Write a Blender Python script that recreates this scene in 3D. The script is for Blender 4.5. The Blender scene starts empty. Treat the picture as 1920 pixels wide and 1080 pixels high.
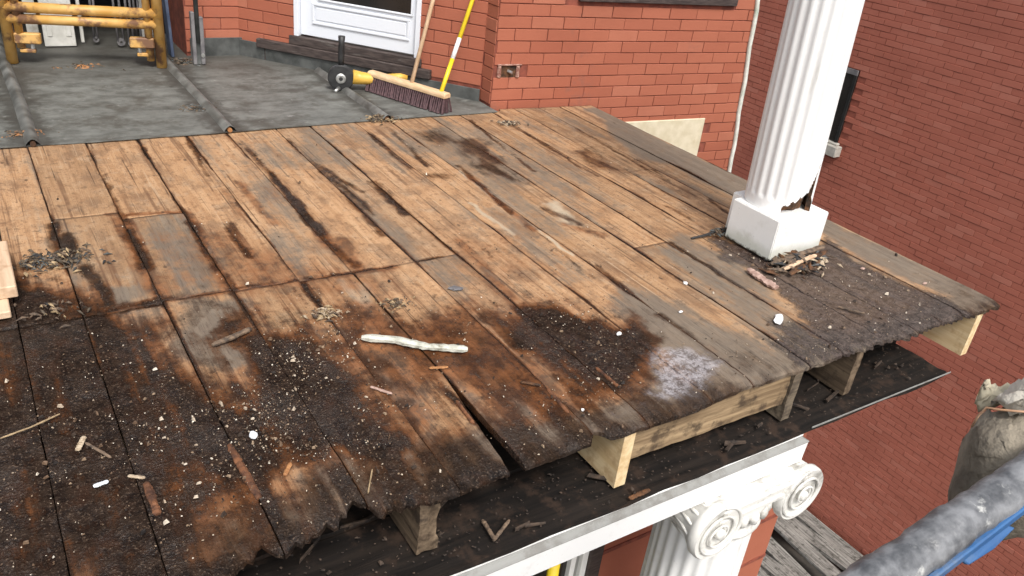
import bpy, bmesh, math, random
import numpy as np
from mathutils import Vector, Matrix

random.seed(7)
RNG = np.random.default_rng(11)
R_ = math.radians
SC = bpy.context.scene
COL = SC.collection

# ------------------------------------------------------------------ camera
CAM_Z = 1.4
ROT = np.array([[0.83935916, 0.17188248, -0.51568655],
                [-0.53250083, 0.4505416, -0.71655784],
                [0.1091745, 0.8760529, 0.46969378]])
cam_d = bpy.data.cameras.new('camera')
cam = bpy.data.objects.new('camera', cam_d)
COL.objects.link(cam)
M = Matrix([list(ROT[0]) + [0], list(ROT[1]) + [0], list(ROT[2]) + [CAM_Z], [0, 0, 0, 1]])
cam.matrix_world = M
cam_d.sensor_width = 36.0
cam_d.lens = 36.0 * 1530.0 / 1920.0
cam_d.clip_start = 0.02
cam_d.clip_end = 400
SC.camera = cam

# ------------------------------------------------------------------ light
SUN_EL, SUN_AZ = R_(54), R_(-104)      # azimuth of the sun measured from +X towards +Y
w = bpy.data.worlds.new('World')
SC.world = w
w.use_nodes = True
nt = w.node_tree
nt.nodes.clear()
out = nt.nodes.new('ShaderNodeOutputWorld')
bg = nt.nodes.new('ShaderNodeBackground')
sky = nt.nodes.new('ShaderNodeTexSky')
sky.sky_type = 'NISHITA'
sky.sun_disc = False
sky.sun_elevation = SUN_EL
sky.sun_rotation = R_(90) - SUN_AZ
sky.air_density = 1.0
sky.dust_density = 4.0
hs = nt.nodes.new('ShaderNodeHueSaturation')
hs.inputs['Saturation'].default_value = 0.35
nt.links.new(sky.outputs[0], hs.inputs['Color'])
nt.links.new(hs.outputs[0], bg.inputs['Color'])
bg.inputs['Strength'].default_value = 0.125
nt.links.new(bg.outputs[0], out.inputs[0])

sd = bpy.data.lights.new('sun', 'SUN')
sd.energy = 1.5
sd.angle = R_(15)
sd.color = (1.0, 0.96, 0.9)
so = bpy.data.objects.new('sun', sd)
COL.objects.link(so)
so.location = (2, -6, 9)
sdir = Vector((math.cos(SUN_EL) * math.cos(SUN_AZ), math.cos(SUN_EL) * math.sin(SUN_AZ), math.sin(SUN_EL)))
so.rotation_euler = sdir.to_track_quat('Z', 'Y').to_euler()

SC.view_settings.view_transform = 'Standard'
SC.view_settings.look = 'None'
SC.view_settings.exposure = 0.80
SC.view_settings.gamma = 1.0

# ------------------------------------------------------------------ points
def ray(px, py):
    v = ROT @ np.array([px - 960.0, 540.0 - py, -1530.0])
    return v / np.linalg.norm(v)
def gp(px, py, z=0.0):
    v = ray(px, py); t = (z - CAM_Z) / v[2]
    return Vector((v[0] * t, v[1] * t, z))
def on_y(px, py, y):
    v = ray(px, py); t = y / v[1]
    return Vector((v[0] * t, y, CAM_Z + v[2] * t))
def at_t(px, py, t):
    v = ray(px, py)
    return Vector((v[0] * t, v[1] * t, CAM_Z + v[2] * t))

# ------------------------------------------------------------------ scene helpers
def tag(o, label=None, cat=None, group=None, kind=None):
    if label: o['label'] = label
    if cat: o['category'] = cat
    if group: o['group'] = group
    if kind: o['kind'] = kind
    return o
def thing(name, loc, label, cat, group=None):
    o = bpy.data.objects.new(name, None)
    o.empty_display_size = 0.1
    COL.objects.link(o)
    o.location = loc
    return tag(o, label, cat, group)
def adopt(o, parent):
    if parent is not None:
        o.parent = parent
        if parent.type == 'EMPTY':
            o.matrix_parent_inverse = Matrix.Translation(-Vector(parent.location))
    return o

class MB:
    """collects shapes in world coordinates and links them as one mesh object"""
    def __init__(self):
        self.v = []; self.f = []
    def add(self, vs, fs):
        b = len(self.v)
        self.v += [tuple(p) for p in vs]
        self.f += [tuple(i + b for i in f) for f in fs]
        return self
    def box(self, lo, hi, mat=None):
        (a, b, c), (d, e, f) = lo, hi
        vs = [Vector(p) for p in ((a,b,c),(d,b,c),(d,e,c),(a,e,c),(a,b,f),(d,b,f),(d,e,f),(a,e,f))]
        if mat is not None: vs = [mat @ p for p in vs]
        return self.add(vs, [(0,3,2,1),(4,5,6,7),(0,1,5,4),(1,2,6,5),(2,3,7,6),(3,0,4,7)])
    def tube(self, pts, r, seg=10, cap=True, squash=None):
        pts = [Vector(p) for p in pts]
        n = len(pts)
        rs = r if isinstance(r, (list, tuple)) else [r] * n
        prev = None; rings = []
        for i, p in enumerate(pts):
            t = (pts[min(i + 1, n - 1)] - pts[max(i - 1, 0)]).normalized()
            if prev is None:
                a = Vector((0, 0, 1)) if abs(t.z) < 0.9 else Vector((1, 0, 0))
                u = t.cross(a).normalized()
            else:
                u = (prev - t * prev.dot(t)).normalized()
            prev = u
            wv = t.cross(u)
            rings.append([p + (u * math.cos(k * 2 * math.pi / seg) + wv * math.sin(k * 2 * math.pi / seg) * (squash or 1)) * rs[i] for k in range(seg)])
        vs = [q for rg in rings for q in rg]
        fs = []
        for i in range(n - 1):
            for k in range(seg):
                k2 = (k + 1) % seg
                fs.append((i*seg+k, i*seg+k2, (i+1)*seg+k2, (i+1)*seg+k))
        if cap:
            fs.append(tuple(reversed(range(seg)))); fs.append(tuple((n-1)*seg + k for k in range(seg)))
        return self.add(vs, fs)
    def lathe(self, prof, centre, seg=32, axis=None, cap=True):
        """prof: list of (r, h) along axis"""
        c = Vector(centre); ax = Vector(axis).normalized() if axis else Vector((0, 0, 1))
        a = Vector((1, 0, 0)) if abs(ax.x) < 0.9 else Vector((0, 1, 0))
        u = (a - ax * a.dot(ax)).normalized(); wv = ax.cross(u)
        vs = []; fs = []
        for (r, h) in prof:
            for k in range(seg):
                th = 2 * math.pi * k / seg
                vs.append(c + ax * h + (u * math.cos(th) + wv * math.sin(th)) * r)
        for i in range(len(prof) - 1):
            for k in range(seg):
                k2 = (k + 1) % seg
                fs.append((i*seg+k, i*seg+k2, (i+1)*seg+k2, (i+1)*seg+k))
        if cap:
            fs.append(tuple(reversed(range(seg)))); fs.append(tuple((len(prof)-1)*seg + k for k in range(seg)))
        return self.add(vs, fs)
    def extrude_profile(self, prof, p0, p1, up=(0, 0, 1)):
        """closed 2-D profile (side, up) swept straight from p0 to p1"""
        p0, p1 = Vector(p0), Vector(p1)
        t = (p1 - p0).normalized(); upv = Vector(up); side = t.cross(upv).normalized(); upv = side.cross(t)
        n = len(prof)
        vs = [p0 + side * a + upv * b for a, b in prof] + [p1 + side * a + upv * b for a, b in prof]
        fs = [(i, (i+1) % n, n + (i+1) % n, n + i) for i in range(n)] + [tuple(reversed(range(n))), tuple(range(n, 2*n))]
        return self.add(vs, fs)
    def mesh(self, name, mat, smooth=False):
        me = bpy.data.meshes.new(name)
        me.from_pydata(self.v, [], self.f)
        bm = bmesh.new(); bm.from_mesh(me)
        bmesh.ops.recalc_face_normals(bm, faces=bm.faces)
        bm.to_mesh(me); bm.free()
        if mat: me.materials.append(mat)
        if smooth:
            for p in me.polygons: p.use_smooth = True
        return me
    def build(self, name, mat, parent=None, smooth=False, bevel=0.0):
        me = self.mesh(name, mat, smooth)
        if bevel:
            bm = bmesh.new(); bm.from_mesh(me)
            bmesh.ops.bevel(bm, geom=[e for e in bm.edges if e.is_manifold and e.calc_face_angle(0) > 0.5], offset=bevel, segments=1, affect='EDGES', clamp_overlap=True)
            bm.to_mesh(me); bm.free()
        o = bpy.data.objects.new(name, me)
        COL.objects.link(o)
        return adopt(o, parent)

def smooth_by_angle(o, deg=40):
    me = o.data
    for p in me.polygons: p.use_smooth = True
    bm = bmesh.new(); bm.from_mesh(me)
    for e in bm.edges:
        e.smooth = not (e.is_manifold and e.calc_face_angle(0) > R_(deg))
    bm.to_mesh(me); bm.free()
    return o

# value noise in numpy
_perm = RNG.random((64, 64, 8))
def vnoise(x, y, s, ch=0):
    x = np.asarray(x) * s + 1000; y = np.asarray(y) * s + 1000
    xi = np.floor(x).astype(int); yi = np.floor(y).astype(int)
    fx = x - xi; fy = y - yi
    fx = fx*fx*(3-2*fx); fy = fy*fy*(3-2*fy)
    T = _perm[:, :, ch]
    a = T[xi % 64, yi % 64]; b = T[(xi+1) % 64, yi % 64]; c = T[xi % 64, (yi+1) % 64]; d = T[(xi+1) % 64, (yi+1) % 64]
    return (a*(1-fx)+b*fx)*(1-fy) + (c*(1-fx)+d*fx)*fy
def fbm(x, y, s, ch=0, o=3):
    t = 0; a = 0.5; n = 0
    for i in range(o):
        t = t + a * vnoise(x, y, s * 2**i, (ch + i) % 8); n += a; a *= 0.5
    return t / n

# ------------------------------------------------------------------ material helpers
class NB:
    def __init__(self, name):
        self.m = bpy.data.materials.new(name); self.m.use_nodes = True
        self.t = self.m.node_tree; self.t.nodes.clear()
        self.out = self.t.nodes.new('ShaderNodeOutputMaterial')
        self.b = self.t.nodes.new('ShaderNodeBsdfPrincipled')
        self.t.links.new(self.b.outputs[0], self.out.inputs[0])
    def n(self, typ, **kw):
        nd = self.t.nodes.new('ShaderNode' + typ)
        for k, v in kw.items(): setattr(nd, k, v)
        return nd
    def l(self, a, b):
        if isinstance(a, (int, float)): b.default_value = a
        elif isinstance(a, (tuple, list)):
            b.default_value = tuple(a) + ((1,) if len(a) == 3 and b.type == 'RGBA' else ())
        else: self.t.links.new(a, b)
    def math(self, op, a, b=0.0, clamp=False):
        nd = self.n('Math', operation=op); nd.use_clamp = clamp
        self.l(a, nd.inputs[0]); self.l(b, nd.inputs[1]); return nd.outputs[0]
    def mix(self, f, a, b, typ='MIX'):
        nd = self.n('Mix', data_type='RGBA', blend_type=typ)
        self.l(f, nd.inputs[0]); self.l(a, nd.inputs[6]); self.l(b, nd.inputs[7]); return nd.outputs[2]
    def ramp(self, f, stops):
        nd = self.n('ValToRGB'); cr = nd.color_ramp
        while len(cr.elements) < len(stops): cr.elements.new(0.5)
        for e, (p, c) in zip(cr.elements, stops):
            e.position = p; e.color = tuple(c) + (1,) if len(c) == 3 else c
        self.l(f, nd.inputs[0]); return nd.outputs[0]
    def sstep(self, f, lo, hi):
        nd = self.n('MapRange', interpolation_type='SMOOTHSTEP')
        self.l(f, nd.inputs[0]); nd.inputs[1].default_value = lo; nd.inputs[2].default_value = hi; return nd.outputs[0]
    def pos(self):
        return self.n('NewGeometry').outputs['Position']
    def obj(self):
        return self.n('TexCoord').outputs['Object']
    def rnd(self):
        return self.n('ObjectInfo').outputs['Random']
    def vmul(self, v, s):
        nd = self.n('VectorMath', operation='MULTIPLY'); self.l(v, nd.inputs[0]); nd.inputs[1].default_value = s; return nd.outputs[0]
    def vadd(self, v, s):
        nd = self.n('VectorMath', operation='ADD'); self.l(v, nd.inputs[0]); self.l(s, nd.inputs[1]); return nd.outputs[0]
    def noise(self, v, s, d=4.0, r=0.55):
        nd = self.n('TexNoise'); self.l(v, nd.inputs['Vector']); nd.inputs['Scale'].default_value = s
        nd.inputs['Detail'].default_value = d; nd.inputs['Roughness'].default_value = r; return nd.outputs['Fac']
    def voro(self, v, s, feat='F1'):
        nd = self.n('TexVoronoi', feature=feat); self.l(v, nd.inputs['Vector']); nd.inputs['Scale'].default_value = s; return nd.outputs['Distance']
    def bump(self, h, strength=0.3, dist=0.01, prev=None):
        nd = self.n('Bump'); self.l(h, nd.inputs['Height']); nd.inputs['Strength'].default_value = strength
        nd.inputs['Distance'].default_value = dist
        if prev is not None: self.l(prev, nd.inputs['Normal'])
        return nd.outputs[0]
    def done(self, col, rough=0.7, normal=None, metal=None, spec=None):
        self.l(col, self.b.inputs['Base Color']); self.l(rough, self.b.inputs['Roughness'])
        if normal is not None: self.l(normal, self.b.inputs['Normal'])
        if metal is not None: self.l(metal, self.b.inputs['Metallic'])
        if spec is not None: self.l(spec, self.b.inputs['Specular IOR Level'])
        return self.m

def mat_plain(name, c1, c2, scale=12, rough=0.6, bump=0.15, stretch=(1, 1, 1), dirt=None, dirt_lo=0.55, dirt_hi=0.75, metal=None, bdist=0.004, fine=90):
    """base colour broken up by noise, with optional patches of a second colour: wear, dirt or painted highlights"""
    k = NB(name); p = k.vmul(k.pos(), stretch)
    n1 = k.noise(p, scale, 5); n2 = k.noise(p, fine, 3)
    c = k.mix(k.sstep(n1, 0.3, 0.7), c1, c2)
    if dirt:
        d = k.sstep(k.noise(k.vadd(p, (3.1, 1.7, 9.2)), scale * 0.6, 6, 0.65), dirt_lo, dirt_hi)
        c = k.mix(d, c, dirt)
    r = k.math('ADD', k.math('MULTIPLY', n1, 0.2), rough - 0.1)
    h = k.math('ADD', n1, k.math('MULTIPLY', n2, 0.5))
    return k.done(c, r, k.bump(h, bump, bdist), metal)

def mat_planks():
    k = NB('weathered_deck_wood')
    P = k.pos(); rnd = k.rnd()
    off = k.n('CombineXYZ'); k.l(k.math('MULTIPLY', rnd, 37.0), off.inputs[0]); k.l(k.math('MULTIPLY', rnd, 91.0), off.inputs[1])
    PB = k.vadd(P, off.outputs[0])
    grain = k.noise(k.vmul(PB, (30, 2.0, 20)), 1.0, 7, 0.65)
    fineg = k.noise(k.vmul(PB, (190, 14, 60)), 1.0, 4, 0.65)
    blot = k.noise(k.vmul(PB, (1, 0.6, 1)), 6.0, 7, 0.68)
    blot2 = k.noise(k.vadd(k.vmul(PB, (1, 0.8, 1)), (4.2, 8.1, 2.0)), 13.0, 7, 0.7)
    mott = k.noise(P, 30.0, 6, 0.7)
    speck = k.noise(P, 150.0, 3, 0.6)
    a1 = k.n('Attribute', attribute_name='stain'); s1 = k.n('SeparateColor'); k.l(a1.outputs['Color'], s1.inputs[0])
    a2 = k.n('Attribute', attribute_name='stain_glare'); s2 = k.n('SeparateColor'); k.l(a2.outputs['Color'], s2.inputs[0])
    base = k.ramp(grain, [(0.22, (0.24, 0.132, 0.068)), (0.43, (0.375, 0.222, 0.116)), (0.58, (0.45, 0.282, 0.156)), (0.80, (0.53, 0.375, 0.235))])
    tint = k.ramp(rnd, [(0.0, (0.78, 0.77, 0.76)), (0.35, (1.0, 0.96, 0.92)), (0.7, (1.05, 1.02, 1.0)), (1.0, (0.86, 0.87, 0.90))])
    base = k.mix(1.0, base, tint, 'MULTIPLY')
    def f(x, m): return k.math('MULTIPLY', x, m)
    base = k.mix(f(k.sstep(blot, 0.47, 0.62), 0.60), base, (0.165, 0.100, 0.060))
    base = k.mix(f(k.sstep(blot2, 0.52, 0.66), 0.50), base, (0.43, 0.305, 0.195))
    base = k.mix(f(k.sstep(blot2, 0.47, 0.36), 0.45), base, (0.195, 0.095, 0.045))
    base = k.mix(f(k.sstep(mott, 0.54, 0.66), 0.6), base, (0.125, 0.068, 0.038))
    base = k.mix(f(k.sstep(fineg, 0.57, 0.74), 0.40), base, (0.13, 0.075, 0.045))
    base = k.mix(f(k.sstep(speck, 0.60, 0.67), 0.55), base, (0.055, 0.032, 0.022))
    # long thin water streaks and checks that run with the boards
    stk = k.noise(k.vmul(PB, (34, 0.55, 10)), 1.0, 5, 0.7)
    stk2 = k.noise(k.vmul(k.vadd(PB, (9, 4, 2)), (75, 1.1, 10)), 1.0, 4, 0.7)
    brk = k.noise(k.vmul(PB, (2.0, 1.2, 1)), 2.2, 4, 0.6)
    base = k.mix(f(k.math('MULTIPLY', k.sstep(stk, 0.52, 0.62), k.sstep(brk, 0.40, 0.54)), 0.72), base, (0.120, 0.058, 0.030))
    base = k.mix(f(k.math('MULTIPLY', k.sstep(stk2, 0.57, 0.65), k.sstep(brk, 0.60, 0.46)), 0.8), base, (0.060, 0.032, 0.019))
    base = k.mix(f(k.sstep(stk2, 0.40, 0.32), 0.35), base, (0.58, 0.44, 0.29))
    def mask(ch, wob, amt, lo=0.3, hi=0.7):
        v = k.math('ADD', ch, k.math('MULTIPLY', k.math('SUBTRACT', wob, 0.5), amt))
        return k.sstep(v, lo, hi)
    def avg(*ws):
        t = None
        for x, wt in ws: t = f(x, wt) if t is None else k.math('ADD', t, f(x, wt))
        return t
    wob1 = avg((blot2, 0.35), (grain, 0.3), (mott, 0.15), (stk, 0.2))
    wob2 = avg((blot2, 0.3), (mott, 0.25), (fineg, 0.15), (stk, 0.3))
    wob3 = avg((blot, 0.25), (mott, 0.27), (speck, 0.1), (stk, 0.24), (grain, 0.14))
    pale = mask(s2.outputs[1], wob2, 1.6, 0.3, 0.8)
    base = k.mix(f(pale, 0.7), base, k.mix(mott, (0.34, 0.28, 0.20), (0.56, 0.49, 0.37)))
    rust = mask(s1.outputs[2], wob2, 2.4, 0.15, 0.85)
    base = k.mix(f(rust, 0.82), base, k.mix(k.sstep(blot2, 0.38, 0.6), (0.235, 0.090, 0.032), (0.070, 0.027, 0.012)))
    grey = mask(s1.outputs[0], wob1, 2.6, 0.25, 0.8)
    gcol = k.mix(grain, (0.075, 0.062, 0.050), (0.235, 0.195, 0.150))
    gcol = k.mix(f(k.sstep(fineg, 0.52, 0.66), 0.6), gcol, (0.05, 0.040, 0.034))
    gcol = k.mix(f(k.sstep(blot2, 0.52, 0.65), 0.5), gcol, (0.16, 0.105, 0.065))
    base = k.mix(f(grey, 0.88), base, gcol)
    soak = mask(s1.outputs[1], wob1, 2.2, 0.05, 0.62)
    base = k.mix(f(soak, 0.92), base, k.mix(1.0, base, k.mix(k.sstep(blot2, 0.40, 0.62), (0.30, 0.195, 0.13), (0.15, 0.108, 0.085)), 'MULTIPLY'))
    base = k.mix(f(k.math('MULTIPLY', rust, k.sstep(soak, 0.1, 0.7)), 0.60), base, k.mix(k.sstep(blot2, 0.42, 0.60), (0.150, 0.058, 0.021), (0.060, 0.024, 0.011)))
    dark = mask(s1.outputs[1], wob3, 3.0, 0.40, 0.92)
    dcol = k.mix(k.sstep(mott, 0.38, 0.62), (0.0065, 0.0050, 0.0045), (0.028, 0.018, 0.0125))
    dcol = k.mix(f(k.sstep(blot2, 0.50, 0.66), 0.75), dcol, (0.040, 0.019, 0.011))
    dcol = k.mix(f(k.sstep(blot, 0.53, 0.68), 0.6), dcol, (0.030, 0.025, 0.021))
    base = k.mix(f(dark, 0.96), base, dcol)
    dirt = mask(s2.outputs[2], wob2, 2.4, 0.25, 0.65)
    base = k.mix(f(dirt, 0.85), base, k.mix(k.sstep(avg((mott, 0.6), (speck, 0.4)), 0.38, 0.62), (0.016, 0.012, 0.0115), (0.098, 0.076, 0.068)))
    silver = mask(s2.outputs[0], wob2, 1.7, 0.35, 0.95)  # pale glare of the sky on wet wood, painted into the colour
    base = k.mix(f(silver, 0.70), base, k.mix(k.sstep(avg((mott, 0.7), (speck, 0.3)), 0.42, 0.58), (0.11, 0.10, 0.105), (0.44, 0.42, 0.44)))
    kn = k.voro(k.vmul(PB, (1, 0.6, 1)), 7.5)
    base = k.mix(f(k.sstep(kn, 0.07, 0.03), 0.7), base, (0.045, 0.025, 0.016))
    rot = k.math('MAXIMUM', k.math('MAXIMUM', dark, f(soak, 0.45)), dirt)
    base = k.mix(f(k.math('MULTIPLY', rot, k.sstep(speck, 0.57, 0.66)), 0.55), base, (0.15, 0.105, 0.075))
    rough = k.math('SUBTRACT', 0.78, f(k.math('MULTIPLY', k.math('MAXIMUM', dark, soak), k.sstep(blot, 0.36, 0.56)), 0.46))
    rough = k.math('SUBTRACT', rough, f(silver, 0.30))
    rough = k.math('SUBTRACT', rough, f(rust, 0.12))
    nrm = k.bump(avg((grain, 1.0), (fineg, 0.7), (mott, 0.5)), 0.45, 0.004)
    nrm = k.bump(k.math('MULTIPLY', avg((mott, 1.2), (speck, 0.8)), k.math('ADD', f(rot, 0.95), 0.05)), 0.7, 0.010, nrm)
    return k.done(base, rough, nrm, spec=k.math('SUBTRACT', 0.34, f(k.math('MULTIPLY', soak, k.sstep(blot, 0.58, 0.44)), 0.26)))

def mat_brick(name, c1, c2, c3, dirty=None):
    k = NB(name); P = k.pos(); rnd = k.rnd()
    n1 = k.noise(P, 9.0, 5); n2 = k.noise(P, 70.0, 4, 0.65)
    c = k.ramp(rnd, [(0.0, c1), (0.45, c2), (0.8, c2), (1.0, c3)])
    c = k.mix(k.math('MULTIPLY', k.sstep(n1, 0.45, 0.75), 0.35), c, c1)
    c = k.mix(k.math('MULTIPLY', k.sstep(n2, 0.58, 0.75), 0.28), c, c3)
    big = k.noise(k.vmul(P, (1, 1, 1.6)), 0.9, 5, 0.6)
    c = k.mix(k.math('MULTIPLY', k.sstep(big, 0.45, 0.68), 0.45), c, k.mix(1.0, c, (0.74, 0.70, 0.68), 'MULTIPLY'))
    if dirty: c = k.mix(k.math('MULTIPLY', k.sstep(k.noise(k.vadd(P, (5, 5, 5)), 3.2, 6, 0.7), 0.60, 0.72), 0.5), c, dirty)
    return k.done(c, 0.75, k.bump(k.math('ADD', n1, n2), 0.35, 0.004))

def mat_metal_roof():
    k = NB('weathered_sheet_metal'); P = k.pos()
    st = k.noise(k.vmul(P, (5.0, 9, 3)), 1.0, 8, 0.72)
    n1 = k.noise(P, 4.5, 6, 0.65); n2 = k.noise(P, 60, 4, 0.6); n3 = k.noise(k.vadd(P, (7, 3, 1)), 15, 6, 0.7)
    c = k.ramp(st, [(0.28, (0.050, 0.050, 0.044)), (0.5, (0.135, 0.138, 0.126)), (0.74, (0.21, 0.218, 0.20))])
    c = k.mix(k.math('MULTIPLY', k.sstep(n1, 0.48, 0.66), 0.8), c, (0.065, 0.060, 0.050))
    c = k.mix(k.math('MULTIPLY', k.sstep(n3, 0.6, 0.75), 0.6), c, (0.35, 0.35, 0.33))
    c = k.mix(k.math('MULTIPLY', k.sstep(n2, 0.62, 0.75), 0.5), c, (0.05, 0.04, 0.032))
    sx = k.n('SeparateXYZ'); k.l(P, sx.inputs[0])
    ph = k.math('ABSOLUTE', k.math('SUBTRACT', k.math('FRACT', k.math('ADD', k.math('DIVIDE', k.math('SUBTRACT', sx.outputs[0], 0.195), 0.8625), 10.5)), 0.5))
    dd = k.math('ADD', ph, k.math('MULTIPLY', k.math('SUBTRACT', n3, 0.5), 0.28))
    c = k.mix(k.math('MULTIPLY', k.sstep(dd, 0.13, 0.045), 0.75), c, (0.040, 0.037, 0.032))
    c = k.mix(k.math('MULTIPLY', k.sstep(k.math('ADD', sx.outputs[1], k.math('MULTIPLY', n1, 0.9)), 5.3, 5.9), 0.6), c, (0.052, 0.046, 0.038))
    return k.done(c, k.math('ADD', k.math('MULTIPLY', n1, 0.3), 0.45), k.bump(k.math('ADD', n2, st), 0.25, 0.004), spec=0.4)

def mat_paint(name, col, dirt, lo=0.58, hi=0.78, rough=0.5, stretch=(1, 1, 1), scale=6.0, crack=True):
    k = NB(name); P = k.vmul(k.pos(), stretch)
    n1 = k.noise(P, scale, 6, 0.65); n2 = k.noise(P, 80, 4, 0.6)
    c = k.mix(k.math('MULTIPLY', k.sstep(n1, lo, hi), 0.7), col, dirt)
    c = k.mix(k.math('MULTIPLY', k.sstep(n2, 0.64, 0.74), 0.35), c, dirt)
    h = k.math('ADD', n2, n1)
    return k.done(c, rough, k.bump(h, 0.22, 0.003))

def mat_wood(name, c1, c2, axis='y', rough=0.65, dirt=None):
    k = NB(name); P = k.pos()
    s = {'x': (2.5, 45, 45), 'y': (45, 2.5, 45), 'z': (45, 45, 2.5)}[axis]
    g = k.noise(k.vmul(P, s), 1.0, 5, 0.6); n2 = k.noise(P, 14, 5, 0.65)
    c = k.mix(k.sstep(g, 0.3, 0.7), c1, c2)
    if dirt: c = k.mix(k.math('MULTIPLY', k.sstep(n2, 0.5, 0.68), 0.8), c, dirt)
    k.b.inputs['Specular IOR Level'].default_value = 0.25
    return k.done(c, rough, k.bump(k.math('ADD', g, k.math('MULTIPLY', n2, 0.4)), 0.3, 0.004))

MT = {}
MT['plank'] = mat_planks()
MT['brick'] = mat_brick('painted_red_brick', (0.335, 0.100, 0.055), (0.372, 0.118, 0.066), (0.41, 0.145, 0.086), (0.21, 0.10, 0.075))
MT['mortar'] = mat_plain('painted_red_mortar', (0.15, 0.042, 0.027), (0.27, 0.074, 0.045), 20, 0.85, 0.4)
MT['brick_far'] = mat_brick('old_red_brick', (0.385, 0.116, 0.075), (0.415, 0.130, 0.085), (0.45, 0.158, 0.108))
MT['mortar_far'] = mat_plain('old_red_mortar', (0.24, 0.066, 0.042), (0.33, 0.094, 0.060), 20, 0.85, 0.3)
MT['roof_metal'] = mat_metal_roof()
MT['flashing'] = mat_plain('dark_flashing', (0.035, 0.038, 0.036), (0.10, 0.105, 0.10), 9, 0.6, 0.25, dirt=(0.17, 0.17, 0.165))
MT['white'] = mat_paint('white_gloss_paint', (0.80, 0.80, 0.79), (0.50, 0.48, 0.44), rough=0.45)
MT['white_old'] = mat_paint('chipped_white_paint', (0.80, 0.80, 0.78), (0.42, 0.40, 0.36), lo=0.52, hi=0.75, rough=0.55)
MT['cap_paint'] = mat_paint('grimy_white_paint', (0.70, 0.69, 0.65), (0.16, 0.145, 0.12), lo=0.48, hi=0.70, rough=0.6, scale=9)
MT['grey_paint'] = mat_paint('grubby_grey_paint', (0.26, 0.26, 0.245), (0.16, 0.15, 0.135), lo=0.45, hi=0.65, scale=14, rough=0.6)
MT['door'] = mat_paint('door_white', (0.72, 0.75, 0.80), (0.55, 0.56, 0.58), lo=0.62, rough=0.4)
MT['fresh'] = mat_wood('fresh_pine', (0.62, 0.44, 0.23), (0.78, 0.62, 0.38), 'y', dirt=(0.50, 0.33, 0.17))
MT['old_grey'] = mat_wood('old_grey_timber', (0.085, 0.066, 0.048), (0.25, 0.20, 0.14), 'x', 0.8, dirt=(0.045, 0.033, 0.026))
MT['old_joist'] = mat_wood('old_brown_joist', (0.075, 0.052, 0.034), (0.20, 0.145, 0.095), 'y', 0.8, dirt=(0.03, 0.022, 0.017))
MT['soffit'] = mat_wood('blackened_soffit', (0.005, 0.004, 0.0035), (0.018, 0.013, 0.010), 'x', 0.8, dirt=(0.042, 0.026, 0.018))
MT['rotwood'] = mat_plain('rotten_wood', (0.014, 0.009, 0.006), (0.15, 0.066, 0.026), 26, 0.85, 0.8, bdist=0.01)
MT['yellow'] = mat_plain('chipped_yellow_paint', (0.52, 0.275, 0.060), (0.62, 0.37, 0.12), 14, 0.5, 0.3, dirt=(0.17, 0.085, 0.045), dirt_lo=0.47, dirt_hi=0.62)
MT['yellow_new'] = mat_plain('yellow_fibreglass', (0.78, 0.56, 0.02), (0.82, 0.62, 0.03), 14, 0.35, 0.05)
MT['white_band'] = mat_plain('white_tape', (0.72, 0.72, 0.72), (0.8, 0.8, 0.8), 14, 0.4, 0.05)
MT['handle_wood'] = mat_wood('broom_handle_wood', (0.50, 0.33, 0.20), (0.62, 0.44, 0.29), 'z', 0.55)
MT['block_wood'] = mat_wood('broom_block_wood', (0.58, 0.39, 0.22), (0.70, 0.51, 0.32), 'y', 0.6)
MT['bristle'] = mat_plain('maroon_bristle', (0.045, 0.022, 0.026), (0.12, 0.065, 0.070), 60, 0.7, 0.5)
MT['black'] = mat_plain('black_rubber', (0.012, 0.012, 0.013), (0.03, 0.03, 0.03), 30, 0.5, 0.2)
MT['tool_yellow'] = mat_plain('tool_yellow_plastic', (0.62, 0.36, 0.05), (0.70, 0.43, 0.08), 20, 0.45, 0.1, dirt=(0.30, 0.18, 0.05))
MT['steel'] = mat_plain('scuffed_steel', (0.42, 0.42, 0.40), (0.60, 0.60, 0.58), 40, 0.35, 0.15, metal=0.8)
MT['glass'] = mat_plain('dark_glass', (0.012, 0.011, 0.010), (0.024, 0.020, 0.018), 3, 0.12, 0.0)
MT['sill'] = mat_plain('brown_sill_wood', (0.030, 0.021, 0.019), (0.075, 0.055, 0.048), 14, 0.7, 0.4, stretch=(1, 1, 6), dirt=(0.12, 0.105, 0.095))
MT['stone'] = mat_plain('cream_stone', (0.56, 0.49, 0.34), (0.66, 0.59, 0.44), 14, 0.8, 0.3, dirt=(0.45, 0.36, 0.20), dirt_lo=0.6)
MT['sill_stone'] = mat_plain('grey_stone', (0.34, 0.32, 0.28), (0.46, 0.44, 0.39), 14, 0.8, 0.3)
MT['caulk'] = mat_plain('pale_caulk', (0.55, 0.57, 0.50), (0.74, 0.74, 0.68), 14, 0.6, 0.3, dirt=(0.30, 0.42, 0.32))
MT['panel_white'] = mat_plain('old_white_panel', (0.52, 0.51, 0.46), (0.66, 0.65, 0.60), 14, 0.6, 0.2, dirt=(0.36, 0.33, 0.27))
MT['strap'] = mat_plain('dull_grey_metal', (0.11, 0.105, 0.11), (0.21, 0.20, 0.20), 14, 0.55, 0.2)
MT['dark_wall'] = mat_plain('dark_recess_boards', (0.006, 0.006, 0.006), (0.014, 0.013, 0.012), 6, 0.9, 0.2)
MT['blue'] = mat_plain('blue_paint', (0.018, 0.075, 0.21), (0.032, 0.12, 0.29), 14, 0.5, 0.2, dirt=(0.12, 0.16, 0.22))
MT['foam'] = mat_plain('taped_grey_padding', (0.055, 0.058, 0.064), (0.225, 0.23, 0.24), 34, 0.40, 0.5, dirt=(0.50, 0.50, 0.48), dirt_lo=0.60, dirt_hi=0.70, bdist=0.006)  # the second, pale colour paints specular highlights onto the padding
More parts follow.
